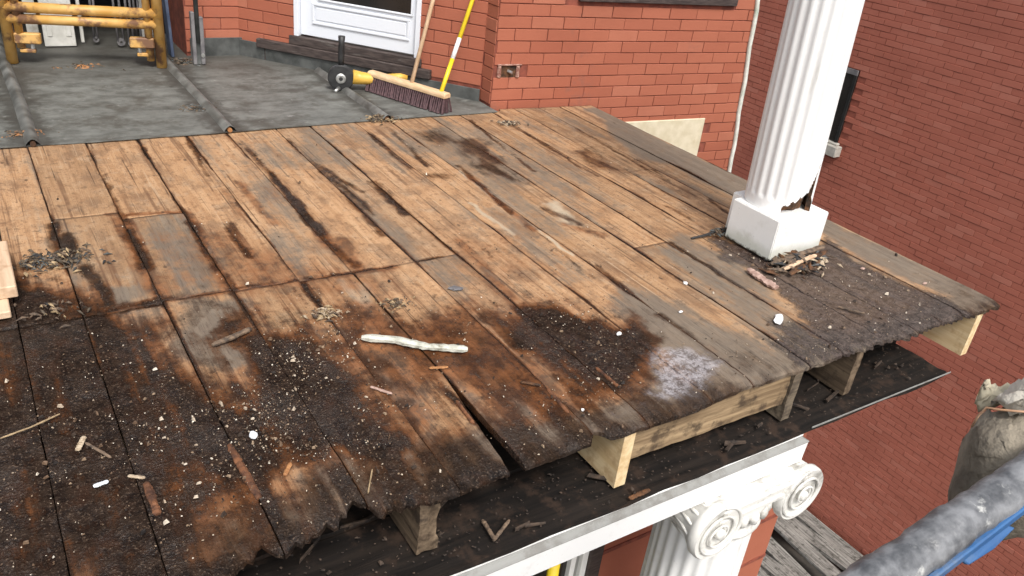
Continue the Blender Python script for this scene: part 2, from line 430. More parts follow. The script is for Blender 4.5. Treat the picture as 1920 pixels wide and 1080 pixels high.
MT['canvas'] = mat_plain('dusty_grey_canvas', (0.12, 0.10, 0.075), (0.30, 0.26, 0.20), 14, 0.9, 0.8, bdist=0.012, dirt=(0.07, 0.066, 0.055))
MT['canvas_white'] = mat_plain('off_white_canvas', (0.48, 0.44, 0.36), (0.68, 0.63, 0.54), 14, 0.85, 0.7, bdist=0.010)
MT['orange_trim'] = mat_plain('orange_trim', (0.45, 0.25, 0.14), (0.55, 0.36, 0.24), 16, 0.7, 0.2)
MT['ground'] = mat_plain('alley_ground', (0.045, 0.040, 0.035), (0.12, 0.105, 0.09), 3, 0.95, 0.6)
MT['weathered'] = mat_wood('silvered_boards', (0.10, 0.095, 0.085), (0.30, 0.285, 0.26), 'y', 0.85, dirt=(0.04, 0.037, 0.03))
MT['chip_light'] = mat_plain('pale_wood_chip', (0.26, 0.19, 0.12), (0.48, 0.39, 0.28), 90, 0.8, 0.3)
MT['stick_white'] = mat_plain('peeled_white_paint_stick', (0.36, 0.36, 0.30), (0.58, 0.58, 0.51), 40, 0.8, 0.8, dirt=(0.20, 0.18, 0.13), dirt_lo=0.50)
MT['pink_wood'] = mat_plain('pinkish_wood', (0.26, 0.16, 0.125), (0.46, 0.32, 0.265), 40, 0.8, 0.6)
MT['bark'] = mat_plain('dark_splinter', (0.05, 0.036, 0.027), (0.19, 0.13, 0.085), 50, 0.85, 0.6)
MT['leaf'] = mat_plain('dead_leaves', (0.020, 0.017, 0.013), (0.13, 0.095, 0.06), 50, 0.75, 0.4)
MT['orange_leaf'] = mat_plain('orange_dead_leaf', (0.24, 0.10, 0.035), (0.40, 0.19, 0.07), 50, 0.7, 0.3)
MT['straw'] = mat_plain('straw', (0.22, 0.155, 0.085), (0.40, 0.29, 0.165), 50, 0.8, 0.2)
MT['lumber'] = mat_wood('pale_lumber', (0.50, 0.34, 0.22), (0.66, 0.49, 0.34), 'y', dirt=(0.40, 0.25, 0.15))
MT['paper'] = mat_plain('white_scrap', (0.66, 0.70, 0.74), (0.80, 0.82, 0.84), 50, 0.7, 0.1)
MT['shelf_bits'] = mat_plain('blackened_slivers', (0.014, 0.010, 0.008), (0.075, 0.050, 0.034), 40, 0.85, 0.5)
MT['seam_metal'] = mat_plain('scuffed_seam_metal', (0.075, 0.075, 0.068), (0.19, 0.19, 0.178), 9, 0.5, 0.25, dirt=(0.045, 0.04, 0.034), dirt_lo=0.52)
MT['column_paint'] = mat_paint('column_white_paint', (0.80, 0.80, 0.79), (0.56, 0.54, 0.49), lo=0.58, hi=0.74, rough=0.5, stretch=(9, 9, 1.2), scale=1.6)

# ================================================================== DECK
def P2(*pts): return np.array([[gp(*p)[0], gp(*p)[1]] for p in pts])
def sdf_poly(x, y, poly):
    """signed distance, positive inside"""
    d = np.full(x.shape, 1e9); inside = np.zeros(x.shape, bool)
    n = len(poly)
    for i in range(n):
        ax, ay = poly[i]; bx, by = poly[(i + 1) % n]
        ex, ey = bx - ax, by - ay
        t = np.clip(((x-ax)*ex + (y-ay)*ey) / (ex*ex + ey*ey + 1e-12), 0, 1)
        d = np.minimum(d, np.hypot(x - ax - t*ex, y - ay - t*ey))
        c = ((ay > y) != (by > y)) & (x < (bx - ax) * (y - ay) / (by - ay + 1e-12) + ax)
        inside ^= c
    return np.where(inside, d, -d)
def seg_d(x, y, a, b):
    ax, ay = a; bx, by = b; ex, ey = bx-ax, by-ay
    t = np.clip(((x-ax)*ex + (y-ay)*ey) / (ex*ex+ey*ey+1e-12), 0, 1)
    return np.hypot(x-ax-t*ex, y-ay-t*ey)

# stains, plus painted wet glare on 'silver': (channel, strength, softness in metres, outline on the deck)
POLYS = [
 ('dark', 1.0, 0.07, P2((-700,640),(-300,560),(0,520),(60,520),(150,560),(210,600),(300,610),(330,660),(350,720),(430,745),(480,690),(500,630),(590,600),(625,640),(655,700),(690,770),(760,785),(765,835),(700,850),(620,850),(560,890),(500,930),(430,960),(380,1090),(-300,1090),(-700,900))),
 ('dark', 0.9, 0.06, P2((400,610),(470,580),(500,620),(600,600),(640,680),(700,770),(600,840),(480,850),(420,760),(470,690))),
 ('dark', 1.0, 0.05, P2((930,600),(1000,572),(1060,575),(1120,605),(1170,590),(1235,625),(1250,660),(1200,700),(1160,735),(1080,735),(1030,700),(960,660))),
 ('dark', 0.95, 0.05, P2((600,800),(720,770),(765,800),(755,850),(660,850))),
 ('dark', 0.75, 0.05, P2((1060,690),(1180,700),(1160,750),(1080,745))),
 ('dark', 0.7, 0.05, P2((380,730),(520,700),(560,900),(430,960),(300,960),(280,800))),
 ('dark', 0.6, 0.03, P2((450,585),(470,590),(468,625),(450,620))),
 ('dark', 0.55, 0.05, P2((840,262),(900,262),(975,335),(905,325))),
 ('dark', 0.45, 0.05, P2((760,245),(830,238),(860,265),(800,270))),
 ('dark', 0.5, 0.05, P2((1075,285),(1120,280),(1190,330),(1110,320))),
 ('dark', 0.45, 0.03, P2((770,318),(825,316),(830,330),(785,332))),
 ('dark', 0.52, 0.10, P2((630,580),(720,590),(800,620),(880,580),(960,640),(1040,700),(1130,745),(1070,800),(930,780),(870,740),(790,800),(700,770),(650,690))),
 ('dark', 0.35, 0.10, P2((330,570),(560,560),(640,590),(1000,560),(1200,590),(1260,700),(1100,800),(900,850),(600,900),(330,760))),
 ('rust', 1.0, 0.08, P2((620,560),(720,570),(800,610),(890,560),(960,640),(1040,700),(1130,745),(1070,800),(930,780),(870,740),(790,800),(700,770),(650,690))),
 ('rust', 0.9, 0.05, P2((1150,660),(1260,640),(1235,725),(1165,725))),
 ('rust', 0.65, 0.09, P2((250,440),(420,420),(560,470),(740,520),(740,570),(560,560),(300,570))),
 ('rust', 0.5, 0.10, P2((800,440),(980,430),(1060,520),(940,580),(800,530))),
 ('rust', 0.6, 0.06, P2((390,350),(440,345),(460,400),(420,400))),
 ('rust', 0.5, 0.05, P2((480,350),(560,350),(560,390),(490,385))),
 ('rust', 0.8, 0.06, P2((200,600),(330,600),(360,700),(330,760),(220,700))),
 ('rust', 0.8, 0.08, P2((30,860),(260,870),(300,1090),(0,1090))),
 ('rust', 0.7, 0.08, P2((640,860),(760,800),(860,760),(900,800),(780,850),(700,930))),
 ('grey', 0.85, 0.06, P2((120,530),(250,540),(280,575),(190,590))),
 ('grey', 0.9, 0.05, P2((330,580),(450,560),(480,600),(480,690),(420,720),(360,680))),
 ('grey', 1.0, 0.05, P2((560,900),(620,850),(770,800),(900,790),(880,740),(960,780),(1060,790),(1130,760),(1180,740),(1230,690),(1330,740),(1230,800),(1110,830),(990,890),(940,880),(830,930),(740,960),(680,940),(640,960),(520,1000))),
 ('grey', 0.85, 0.06, P2((1190,540),(1260,560),(1440,640),(1530,660),(1400,730),(1330,740),(1240,650),(1130,580))),
 ('grey', 0.9, 0.05, P2((1100,203),(1140,203),(1400,335),(1890,568),(1860,600),(1540,440),(1300,340),(1180,280))),
 ('grey', 0.7, 0.06, P2((1240,470),(1300,440),(1420,500),(1480,580),(1560,640),(1480,680),(1330,560))),
 ('grey', 0.6, 0.05, P2((530,245),(610,235),(690,300),(640,320),(570,290))),
 ('grey', 0.55, 0.05, P2((470,255),(540,270),(600,310),(520,310))),
 ('grey', 0.7, 0.05, P2((780,240),(850,230),(1000,330),(930,350))),
 ('grey', 0.55, 0.05, P2((1000,215),(1060,215),(1180,270),(1100,260))),
 ('grey', 0.55, 0.06, P2((880,390),(940,380),(1130,530),(1060,560))),
 ('grey', 0.5, 0.06, P2((30,380),(120,400),(150,450),(60,460))),
 ('dirt', 1.0, 0.05, P2((1350,440),(1400,470),(1480,470),(1560,450),(1620,490),(1740,550),(1830,590),(1700,640),(1590,660),(1520,600),(1440,520),(1370,490))),
 ('dirt', 0.6, 0.05, P2((1430,600),(1560,600),(1620,650),(1500,690))),
 ('silver', 0.95, 0.06, P2((1245,650),(1300,640),(1360,680),(1350,740),(1250,760),(1200,740),(1230,700))),  # wet glare painted on the boards as a paler grey
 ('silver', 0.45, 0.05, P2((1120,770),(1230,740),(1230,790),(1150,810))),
 ('pale', 0.8, 0.04, P2((1020,380),(1060,380),(1100,420),(1060,420))),
 ('pale', 0.7, 0.05, P2((290,440),(360,450),(370,490),(320,480))),
 ('pale', 0.75, 0.04, P2((640,520),(690,530),(720,590),(680,580))),
 ('pale', 0.6, 0.05, P2((1330,260),(1340,262),(1345,270),(1335,270))),
 ('pale', 0.7, 0.05, P2((1400,690),(1480,660),(1530,680),(1490,695),(1440,705))),
 ('pale', 0.55, 0.05, P2((220,470),(260,520),(250,560),(200,550))),
]
# strokes: (channel, strength, half width in metres, from, to) in deck pixels -> deck metres
STROKES = [
 ('dark', 1.0, 0.020, (503,322), (545,368)), ('dark', 1.0, 0.032, (545,368), (600,438)), ('rust', 1.0, 0.05, (600,438), (660,490)),
 ('dark', 0.9, 0.022, (566,532), (600,575)), ('rust', 0.9, 0.05, (640,450), (670,500)), ('dark', 0.8, 0.02, (600,440), (668,498)),
 ('dark', 0.8, 0.025, (430,420), (470,480)), ('dark', 0.7, 0.022, (355,415), (435,545)), ('rust', 0.9, 0.04, (350,400), (435,545)),
 ('dark', 0.85, 0.028, (238,430), (275,500)), ('rust', 0.9, 0.045, (225,410), (300,560)),
 ('dark', 0.7, 0.02, (620,330), (700,400)), ('dark', 0.8, 0.028, (700,340), (760,400)), ('dark', 0.6, 0.02, (600,310), (680,360)),
 ('dark', 0.7, 0.02, (730,240), (800,310)), ('dark', 0.6, 0.02, (860,310), (960,400)),
 ('dark', 0.65, 0.018, (1120,497), (1180,548)), ('dark', 0.6, 0.02, (1240,590), (1420,720)), ('dark', 0.7, 0.018, (1260,455), (1420,560)),
 ('rust', 1.0, 0.02, (205,402), (342,396)), ('dark', 0.6, 0.012, (235,402), (342,397)),
 ('rust', 0.9, 0.03, (230,575), (740,500)), ('dark', 0.75, 0.012, (230,572), (740,498)),
 ('dark', 0.9, 0.03, (205,580), (300,565)), ('dark', 0.7, 0.012, (780,490), (832,480)),
 ('dark', 0.9, 0.03, (100,420), (112,470)), ('dark', 0.9, 0.03, (125,440), (135,480)),
 ('dark', 0.9, 0.03, (165,500), (205,570)), ('rust', 1.0, 0.012, (1160,660), (1185,690)), 
 ('pale', 1.0, 0.012, (975,405), (1072,480)), ('pale', 0.8, 0.014, (860,320), (985,420)),
 ('rust', 1.0, 0.02, (405,770), (420,800)), ('rust', 1.0, 0.022, (430,830), (485,930)), ('rust', 0.9, 0.02, (275,900), (295,960)),
 ('rust', 1.0, 0.012, (855,750), (885,790)), ('rust', 1.0, 0.012, (1025,730), (1065,770)), ('rust', 1.0, 0.012, (1120,690), (1160,725)),
 ('dark', 0.9, 0.02, (845,735), (900,800)), ('dark', 0.6, 0.05, (1345,445), (1445,500)), ('dark', 0.8, 0.03, (1450,500), (1540,470)),
 ('dark', 0.55, 0.02, (1330,375), (1400,420)), ('dark', 0.5, 0.02, (1200,300), (1300,370)),
]
STROKES += [
 ('dark', 0.6, 0.020, (540,262), (640,350)), ('dark', 0.55, 0.018, (690,250), (770,315)), ('dark', 0.6, 0.022, (640,360), (720,440)), ('dark', 0.55, 0.016, (880,225), (1000,320)),
 ('dark', 0.6, 0.018, (960,235), (1120,330)), ('dark', 0.5, 0.016, (1080,240), (1260,345)), ('rust', 0.9, 0.03, (880,330), (1000,430)), ('dark', 0.5, 0.018, (980,420), (1110,520)),
 ('dark', 0.55, 0.02, (450,265), (500,320)), ('rust', 0.8, 0.03, (445,340), (520,420)), ('dark', 0.5, 0.016, (165,280), (240,420)), ('dark', 0.5, 0.014, (350,262), (390,330)),
 ('rust', 0.8, 0.04, (860,450), (960,560)), ('dark', 0.55, 0.02, (870,440), (920,480)), ('dark', 0.5, 0.025, (1020,390), (1090,420)), ('rust', 0.7, 0.04, (1060,420), (1130,440)),
 ('dark', 0.6, 0.02, (1185,300), (1290,370)), ('dark', 0.5, 0.02, (1250,385), (1330,430)), ('pale', 0.8, 0.02, (880,380), (960,440)), ('pale', 0.7, 0.03, (640,525), (700,590)),
]
STROKES = [(c, s, wd, gp(*a)[:2], gp(*b)[:2]) for c, s, wd, a, b in STROKES]
CH = ('grey', 'dark', 'rust', 'silver', 'pale', 'dirt')

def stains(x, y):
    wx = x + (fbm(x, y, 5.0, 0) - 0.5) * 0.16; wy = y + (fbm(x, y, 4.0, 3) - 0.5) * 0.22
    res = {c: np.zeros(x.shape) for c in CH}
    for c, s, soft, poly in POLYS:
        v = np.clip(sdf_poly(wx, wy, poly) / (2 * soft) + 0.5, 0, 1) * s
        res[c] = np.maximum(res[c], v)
    # around every rotten patch the wood has greyed, and the exposed front ends are weathered throughout
    for c, s, soft, poly in POLYS:
        if c == 'dark' and s > 0.8:
            res['grey'] = np.maximum(res['grey'], np.clip(sdf_poly(wx, wy, poly) / 0.16 + 0.85, 0, 1) * 0.42)
            res['rust'] = np.maximum(res['rust'], np.clip(sdf_poly(wx, wy, poly) / 0.22 + 0.85, 0, 1) * 0.72)
    fr = np.clip((1.50 - y - 0.10 * (fbm(x, y, 7.0, 2) - 0.5)) / 0.12, 0, 1)
    res['grey'] = np.maximum(res['grey'], fr * 0.85)
    res['dark'] = np.maximum(res['dark'], np.clip((1.60 - y) / 0.16, 0, 1) * np.interp(x, [0, .3, .9, 1.6, 2.1, 3.4], [.8, .85, .75, .55, .16, .25]) + np.clip((1.36 - y) / 0.06, 0, 1) * (0.05 + 0.45 * fbm(x, y, 9.0, 6)))
    left = np.clip((0.62 - x) / 0.2, 0, 1) * np.clip((1.62 - y) / 0.1, 0, 1)
    res['dark'] = np.maximum(res['dark'], left * (0.62 + 0.5 * fbm(x, y, 8.0, 1)))
    sx = x + (fbm(x, y, 14.0, 5) - 0.5) * 0.03
    for c, s, wd, a, b in STROKES:
        v = np.clip(1.25 - seg_d(sx, y, a, b) / wd, 0, 1) * s
        res[c] = np.maximum(res[c], v)
    return res

FRONT = np.array([(-1.2,1.27),(-0.12,1.27),(.28,1.275),(.385,1.33),(.40,1.30),(.444,1.305),(.571,1.335),(.61,1.375),(.635,1.325),(.678,1.305),(.80,1.29),(.994,1.305),
                  (1.03,1.30),(1.274,1.306),(1.31,1.345),(1.33,1.335),(1.345,1.30),(1.485,1.30),(1.65,1.297),(1.9,1.318),(2.15,1.312),(2.44,1.314),(2.7,1.305),(2.93,1.315),(3.37,1.293),(3.6,1.29)])
def front_y(x):
    base = np.interp(x, FRONT[:, 0], FRONT[:, 1])
    amp = np.interp(x, [-1, .2, .3, .65, .8, 2.1, 2.3, 2.6, 3.2, 3.4], [.03, .04, .05, .05, .006, .006, .015, .040, .040, .008])
    return base + (fbm(x, x * 0 + 3.3, 34.0, 2, 3) - 0.5) * amp * 1.4 + (vnoise(x, x * 0 + 1.7, 130.0, 5) - 0.5) * np.clip(amp * 0.6 - 0.004, 0.0015, 1)
BACK_Y = 4.10
SEAMS = [-1.08, -0.86, -0.63, -0.41, -0.19, 0.0, 0.172, 0.404, 0.627, 0.853, 1.048, 1.30, 1.482, 1.742, 1.94, 2.212, 2.40, 2.625, 2.81, 2.985, 3.14, 3.385]
def right_back(x):      # the deck meets the canted brick wall at the back right
    return np.where(x > 2.70, 4.135 - 0.087 * (x - 2.66), BACK_Y)

deck = thing('porch_deck', (1.5, 1.3, 0), 'stripped porch deck of stained old planks with a rotten blackened front edge', 'deck')
def make_plank(x0, x1, y0, y1, front, idx):
    """one board as a fine grid with cupped, worn top; y0/y1 may be None for the ragged front / back edge"""
    rr = random.Random(idx * 13 + 5)
    ginner = rr.uniform(0.0002, 0.0010)
    xs = [x0 + ginner, x0 + ginner + 0.003, x0 + ginner + 0.011]
    nx = max(4, int((x1 - x0) / 0.012))
    xs += list(np.linspace(x0 + 0.024, x1 - 0.024, nx))
    xs += [x1 - ginner - 0.011, x1 - ginner - 0.003, x1 - ginner]
    xs = np.array(xs)
    length = y1 - y0
    ny = max(6, int(length / 0.016))
    tt = np.linspace(0, 1, ny)
    X, T = np.meshgrid(xs, tt)
    yf = np.maximum(front_y(xs), -9) if front else np.full(xs.shape, y0 + 0.0015)
    yb = right_back(xs) if y1 >= 4.0 else np.full(xs.shape, y1 - 0.0015)
    Y = yf[None, :] * (1 - T) + yb[None, :] * T
    # broken slit next to the wide gap at the front, and small wander of the edges
    if abs(x1 - 1.048) < 1e-6:
        sh = np.clip((1.75 - Y) / 0.42, 0, 1) * 0.045 * np.clip((X - x0) / (x1 - x0), 0, 1) ** 3
        X = X - sh
    edge = np.minimum(X - x0, x1 - X)
    e0 = np.isin(np.arange(len(xs)), [0, len(xs)-1])
    wand = (fbm(X * 0 + idx * 7.7, Y, 6.0, 1) - 0.5) * 0.005
    X = X + np.where(edge < 0.012, np.where(X < (x0+x1)/2, np.abs(wand), -np.abs(wand)), 0)
    st = stains(X, Y)
    u = (X - x0) / (x1 - x0) * 2 - 1
    cup = rr.uniform(-0.0015, 0.003)
    Z = cup * u * u + rr.uniform(-0.0025, 0.0) + (fbm(X, Y, 3.0, 4) - 0.5) * 0.003
    Z = Z - np.where(edge < 0.002, 0.0022, np.where(edge < 0.006, 0.0006, 0)) * (1 - 0.9 * np.clip(st['dark'], 0, 1))
    rot = np.clip(np.maximum(st['dark'], st['dirt']), 0, 1)
    Z = Z + rot * ((fbm(X, Y, 40.0, 2, 2) - 0.5) * 0.010 - 0.003)
    # the front ends are eroded
    if front:
        fe = np.clip(1 - (Y - yf[None, :]) / 0.05, 0, 1)
        Z = Z - fe ** 2 * (0.003 + 0.012 * fbm(X, Y, 30.0, 6, 2))
    # wet rot runs in streaks along the grain
    streak = fbm(X * 1.0 + idx * 2.3, Y * 0.22, 16.0, 3)
    st['dark'] = st['dark'] - np.clip((streak - 0.50) * 2.0, 0, 0.32) * (st['dark'] > 0.3)
    st['rust'] = np.maximum(st['rust'], np.clip((streak - 0.52) * 3.0, 0, 0.8) * np.clip(st['dark'] * 2 - 0.4, 0, 1))
    # dark line of grime along board edges, stronger in places
    k = fbm(X * 0 + idx * 3.1, Y, 3.5, 6)
    wdt = 0.0022 + 0.013 * np.clip((k - 0.46) * 3, 0, 1) ** 1.4
    es = np.clip(1.2 - edge / wdt, 0, 1)
    st['dark'] = np.maximum(st['dark'], es * (0.30 + 0.5 * np.clip((k - 0.40) * 4, 0, 1)))
    st['rust'] = np.maximum(st['rust'], np.clip(1 - edge / (wdt * 2.5), 0, 1) * 0.8)
    st['grey'] = np.maximum(st['grey'], np.clip(1 - edge / (wdt * 2.2), 0, 1) * 0.6)
    # boards near the house are drier and paler, with uneven greying
    gb = np.clip((fbm(X * 1.6 + idx * 5.3, Y * 0.5, 2.2, 7) - 0.52) * 3.2, 0, 0.6)
    st['grey'] = np.maximum(st['grey'], gb)
    th = 0.024
    n1, n0 = Y.shape
    top = np.stack([X, Y, Z], -1).reshape(-1, 3)
    # perimeter loop for the sides
    per = [(0, j) for j in range(n0)] + [(i, n0-1) for i in range(1, n1)] + [(n1-1, j) for j in range(n0-2, -1, -1)] + [(i, 0) for i in range(n1-2, 0, -1)]
    pid = [i * n0 + j for i, j in per]
    bot = top[pid].copy(); bot[:, 2] = -th
    verts = np.vstack([top, bot])
    faces = [(i*n0+j, i*n0+j+1, (i+1)*n0+j+1, (i+1)*n0+j) for i in range(n1-1) for j in range(n0-1)]
    nb = len(top); L = len(pid)
    faces += [(pid[(q+1) % L], pid[q], nb + q, nb + (q+1) % L) for q in range(L)]
    faces.append(tuple(nb + q for q in reversed(range(L))))
    me = bpy.data.meshes.new('plank'); me.from_pydata(verts.tolist(), [], faces)
    def attr(name, cs):
        a = me.color_attributes.new(name, 'FLOAT_COLOR', 'POINT')
        arr = np.ones((len(verts), 4))
        for q, c in enumerate(cs):
            v = st[c].reshape(-1); arr[:nb, q] = v; arr[nb:, q] = v[pid]
        a.data.foreach_set('color', arr.ravel())
    attr('stain', ('grey', 'dark', 'rust')); attr('stain_glare', ('silver', 'pale', 'dirt'))
    me.materials.append(MT['plank'])
    sm = np.ones(len(me.polygons), bool); sm[(n1-1)*(n0-1):] = False
    me.polygons.foreach_set('use_smooth', sm)
    o = bpy.data.objects.new('plank', me); COL.objects.link(o)
    return adopt(o, deck)
JOINTS = {6: [2.46, 3.22], 7: [2.475, 3.16], 8: [2.46], 9: [2.452], 10: [2.45], 11: [2.453], 5: [2.47], 15: [2.25], 4: [2.47], 18: [3.0]}
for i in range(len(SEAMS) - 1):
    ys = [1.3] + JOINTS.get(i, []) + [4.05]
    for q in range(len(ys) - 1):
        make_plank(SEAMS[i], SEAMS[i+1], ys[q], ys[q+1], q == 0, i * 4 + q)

# joists and blocking under the boards
def beam_box(name, lo, hi, mat, parent, rough=0.0, seed=0, cuts=8, axis=1):
    bm = bmesh.new(); bmesh.ops.create_cube(bm, size=1.0)
    lo, hi = Vector(lo), Vector(hi)
    for v in bm.verts:
        v.co = Vector([lo[a] + (v.co[a] + 0.5) * (hi[a] - lo[a]) for a in range(3)])
    bmesh.ops.subdivide_edges(bm, edges=[e for e in bm.edges], cuts=cuts, use_grid_fill=True)
    rr = random.Random(seed)
    if rough:
        for v in bm.verts:
            n = fbm(np.array([v.co.x*3+v.co.z*5+seed]), np.array([v.co.y*3+v.co.z*7]), 3.5, 2)[0] - 0.5
            v.co.z += n * rough; v.co.x += n * rough * 0.6
            v.co.y += (fbm(np.array([v.co.x*9+seed]), np.array([v.co.z*9]), 3.0, 4)[0] - 0.5) * rough
    me = bpy.data.meshes.new(name); bm.to_mesh(me); bm.free(); me.materials.append(mat)
    o = bpy.data.objects.new(name, me); COL.objects.link(o)
    return adopt(o, parent)
ZS = -0.225
j = beam_box('joist', (1.398, 1.305, ZS+0.002), (1.440, 3.9, -0.028), MT['fresh'], deck, 0.0, 1, 3); tag(j, 'clean pale new joist end under the middle of the front edge')
j = beam_box('joist', (3.236, 1.30, -0.222), (3.278, 3.9, -0.028), MT['fresh'], deck, 0.0, 2, 3); tag(j, 'clean pale new joist end under the right corner')
beam_box('joist', (3.282, 1.315, -0.226), (3.318, 3.9, -0.029), MT['old_joist'], deck, 0.010, 31, 14)
beam_box('joist', (0.762, 1.33, ZS+0.002), (0.818, 3.9, -0.035), MT['old_joist'], deck, 0.022, 3, 12)
beam_box('joist', (2.50, 1.325, ZS+0.002), (2.538, 3.9, -0.028), MT['old_joist'], deck, 0.010, 4, 10)
beam_box('joist', (2.150, 1.318, ZS+0.002), (2.192, 3.9, -0.028), MT['old_grey'], deck, 0.006, 5, 8)
beam_box('joist', (0.13, 1.34, ZS+0.002), (0.175, 3.9, -0.032), MT['old_joist'], deck, 0.012, 6, 8)
beam_box('joist', (-0.52, 1.34, ZS+0.002), (-0.475, 3.9, -0.032), MT['old_joist'], deck, 0.012, 7, 8)
o = beam_box('blocking_board', (1.447, 1.330, -0.158), (2.147, 1.362, -0.027), mat_wood('stained_tan_timber', (0.15, 0.098, 0.055), (0.40, 0.285, 0.165), 'x', 0.8, dirt=(0.05, 0.034, 0.024)), deck, 0.008, 8, 14)
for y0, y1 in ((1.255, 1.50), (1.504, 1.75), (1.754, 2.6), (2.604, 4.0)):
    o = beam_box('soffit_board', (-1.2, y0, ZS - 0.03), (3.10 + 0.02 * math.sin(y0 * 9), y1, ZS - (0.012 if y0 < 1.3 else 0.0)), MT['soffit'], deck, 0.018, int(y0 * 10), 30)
MB().box((2.24, 1.2485, ZS-0.010), (3.09, 1.2515, ZS-0.005)).build('drip_edge', MT['grey_paint'], deck)

# ================================================================== white beam with cornice
beam = thing('porch_beam', (1.0, 1.3, -0.4), 'white painted porch beam with a stepped cornice moulding under the deck edge', 'beam')
XE = 2.215
def sweep(name, prof, mat, x_end):
    # front run along X, then a return running back along Y at the corner (mitred)
    m = MB(); n = len(prof)
    rings = []
    for x, y, kx in ((-1.5, 0, 0), (x_end, 0, 1)):
        rings.append([Vector((x + (-a * kx), a, b)) for a, b in prof])
    rings.append([Vector((x_end - a, 4.0, b)) for a, b in prof])
    rings = [[Vector((p.x, (1.0 * p.y), p.z)) for p in rg] for rg in rings]
    vs = [p for rg in rings for p in rg]; fs = []
    for i in range(2):
        for q in range(n):
            q2 = (q + 1) % n
            fs.append((i*n+q, i*n+q2, (i+1)*n+q2, (i+1)*n+q))
    fs += [tuple(range(n)), tuple(range(2*n, 3*n))]
    m.add(vs, fs)
    return m.build(name, mat, beam, bevel=0.0015)
YF = 1.262
# profile in (y, z); mitre uses x_end - (y) so build with y measured from the front face
def prof_at(pts): return [(y, z) for y, z in pts]
def sweep2(name, pts, mat):
    """pts: (out, z), out = how far the surface stands proud of the beam face"""
    n = len(pts); vs = []
    for x, y, cx, cy in ((-1.5, YF, 0, -1), (XE, YF, 1, -1), (XE, 4.0, 1, 0)):
        for o_, z in pts: vs.append((x + cx * o_, y + cy * o_, z))
    fs = []
    for i in range(2):
        for q in range(n):
            q2 = (q + 1) % n
            fs.append((i*n+q, i*n+q2, (i+1)*n+q2, (i+1)*n+q))
    fs += [tuple(range(n)), tuple(range(2*n, 3*n))]
    return MB().add(vs, fs).build(name, mat, beam, bevel=0.0012)
sweep2('cornice_cap', [(0.002, -0.258), (0.004, -0.262), (0.003, -0.2675), (-0.06, -0.2675), (-0.06, -0.258)], MT['white_old'])
sweep2('ledge', [(0.0, -0.268), (0.006, -0.2755), (0.016, -0.2815), (0.022, -0.2835), (0.022, -0.288), (-0.06, -0.288), (-0.06, -0.268)], MT['grey_paint'])
sweep2('fascia_board', [(0.020, -0.2885), (0.018, -0.3735), (-0.06, -0.3735), (-0.06, -0.2885)], MT['white'])
sweep2('beam_core', [(-0.0605, -0.26), (-0.0605, -0.374), (-0.30, -0.374), (-0.30, -0.26)], MT['white_old'])

# ================================================================== upper column
cx, cy = 2.85, 2.09
col_up = thing('porch_column', (cx, cy, 0), 'white fluted round column on a square plinth, rotted open at its foot', 'column')
def shaft_mesh(cx, cy, z0, z1, r0, r1, lean, flutes, hole=None, seg_per=10, rows=60, inner=0.022):
    seg = flutes * seg_per
    verts = []; faces = []
    zs = np.linspace(0, 1, rows + 1) ** 2.2 if hole else np.linspace(0, 1, rows + 1)
    H = z1 - z0
    def ring(off, t):
        z = z0 + t * H
        r = r0 + (r1 - r0) * t
        # short plain band at the foot
        fl = min(1.0, max(0.0, (t * H - 0.045) / 0.02)) if hole else 1.0
        for k in range(seg):
            th = 2 * math.pi * k / seg
            ph = (k % seg_per) / seg_per
            d = math.sin(math.pi * min(1, max(0, (ph - 0.12) / 0.76))) * 0.0065 * fl
            rr = r - (d if off == 0 else inner)
            verts.append((cx + lean[0] * (z - z0) + rr * math.cos(th), cy + lean[1] * (z - z0) + rr * math.sin(th), z))
    for t in zs: ring(0, t)
    for t in zs: ring(1, t)
    nr = rows + 1
    def gone(i, k):
        if not hole: return False
        a = math.degrees(2 * math.pi * k / seg); z = zs[i] * H
        return z < hole(a)
    for i in range(rows):
        for k in range(seg):
            k2 = (k + 1) % seg
            if gone(i, k):
                # side walls of the break
                continue
            faces.append((i*seg+k, i*seg+k2, (i+1)*seg+k2, (i+1)*seg+k))
            if hole: faces.append((nr*seg + i*seg+k2, nr*seg + i*seg+k, nr*seg + (i+1)*seg+k, nr*seg + (i+1)*seg+k2))
            if hole:
                for (i2, k3, e0, e1) in ((i-1, k, (i, k), (i, k2)), (i, (k+1) % seg, (i, k2), (i+1, k2)), (i, (k-1) % seg, (i, k), (i+1, k))):
                    if i2 < 0: continue
                    if gone(i2, k3):
                        a = e0[0]*seg+e0[1]; b = e1[0]*seg+e1[1]
                        faces.append((a, b, nr*seg+b, nr*seg+a))
    return verts, faces, nr * seg
def hole_fn(a):
    # ragged triangular break; a in degrees round the shaft
    a0, a1 = 226.0, 298.0
    if a < a0 or a > a1: return -1
    t = (a - a0) / (a1 - a0)
    h = 0.030 + 0.110 * t ** 1.1
    h += 0.09 * max(0, 1 - abs(t - 0.86) / 0.13) ** 1.2
    if t > 0.92: h *= max(0.0, (1 - t) / 0.08)
    return h + 0.005 * math.sin(a * 0.5)
lean = (-0.055, 0.0)
PZ = 0.19
v_, f_, nin = shaft_mesh(cx, cy, PZ, 2.6, 0.140, 0.130, lean, 20, hole_fn, 12, 150)
o = MB().add(v_, f_).build('shaft', MT['column_paint'], col_up); smooth_by_angle(o, 35)
o.data.materials.append(MT['rotwood'])
for p in o.data.polygons:
    if any(vi >= nin for vi in p.vertices): p.material_index = 1
m = MB(); core = []
for i in range(9):
    t = i / 8
    core.append((0.092 + 0.012 * t + 0.006 * math.sin(i * 2.1), PZ + 0.002 + t * 0.45))
m.lathe(core, (cx, cy, 0), 28)
o = m.build('rotten_core', MT['rotwood'], col_up)
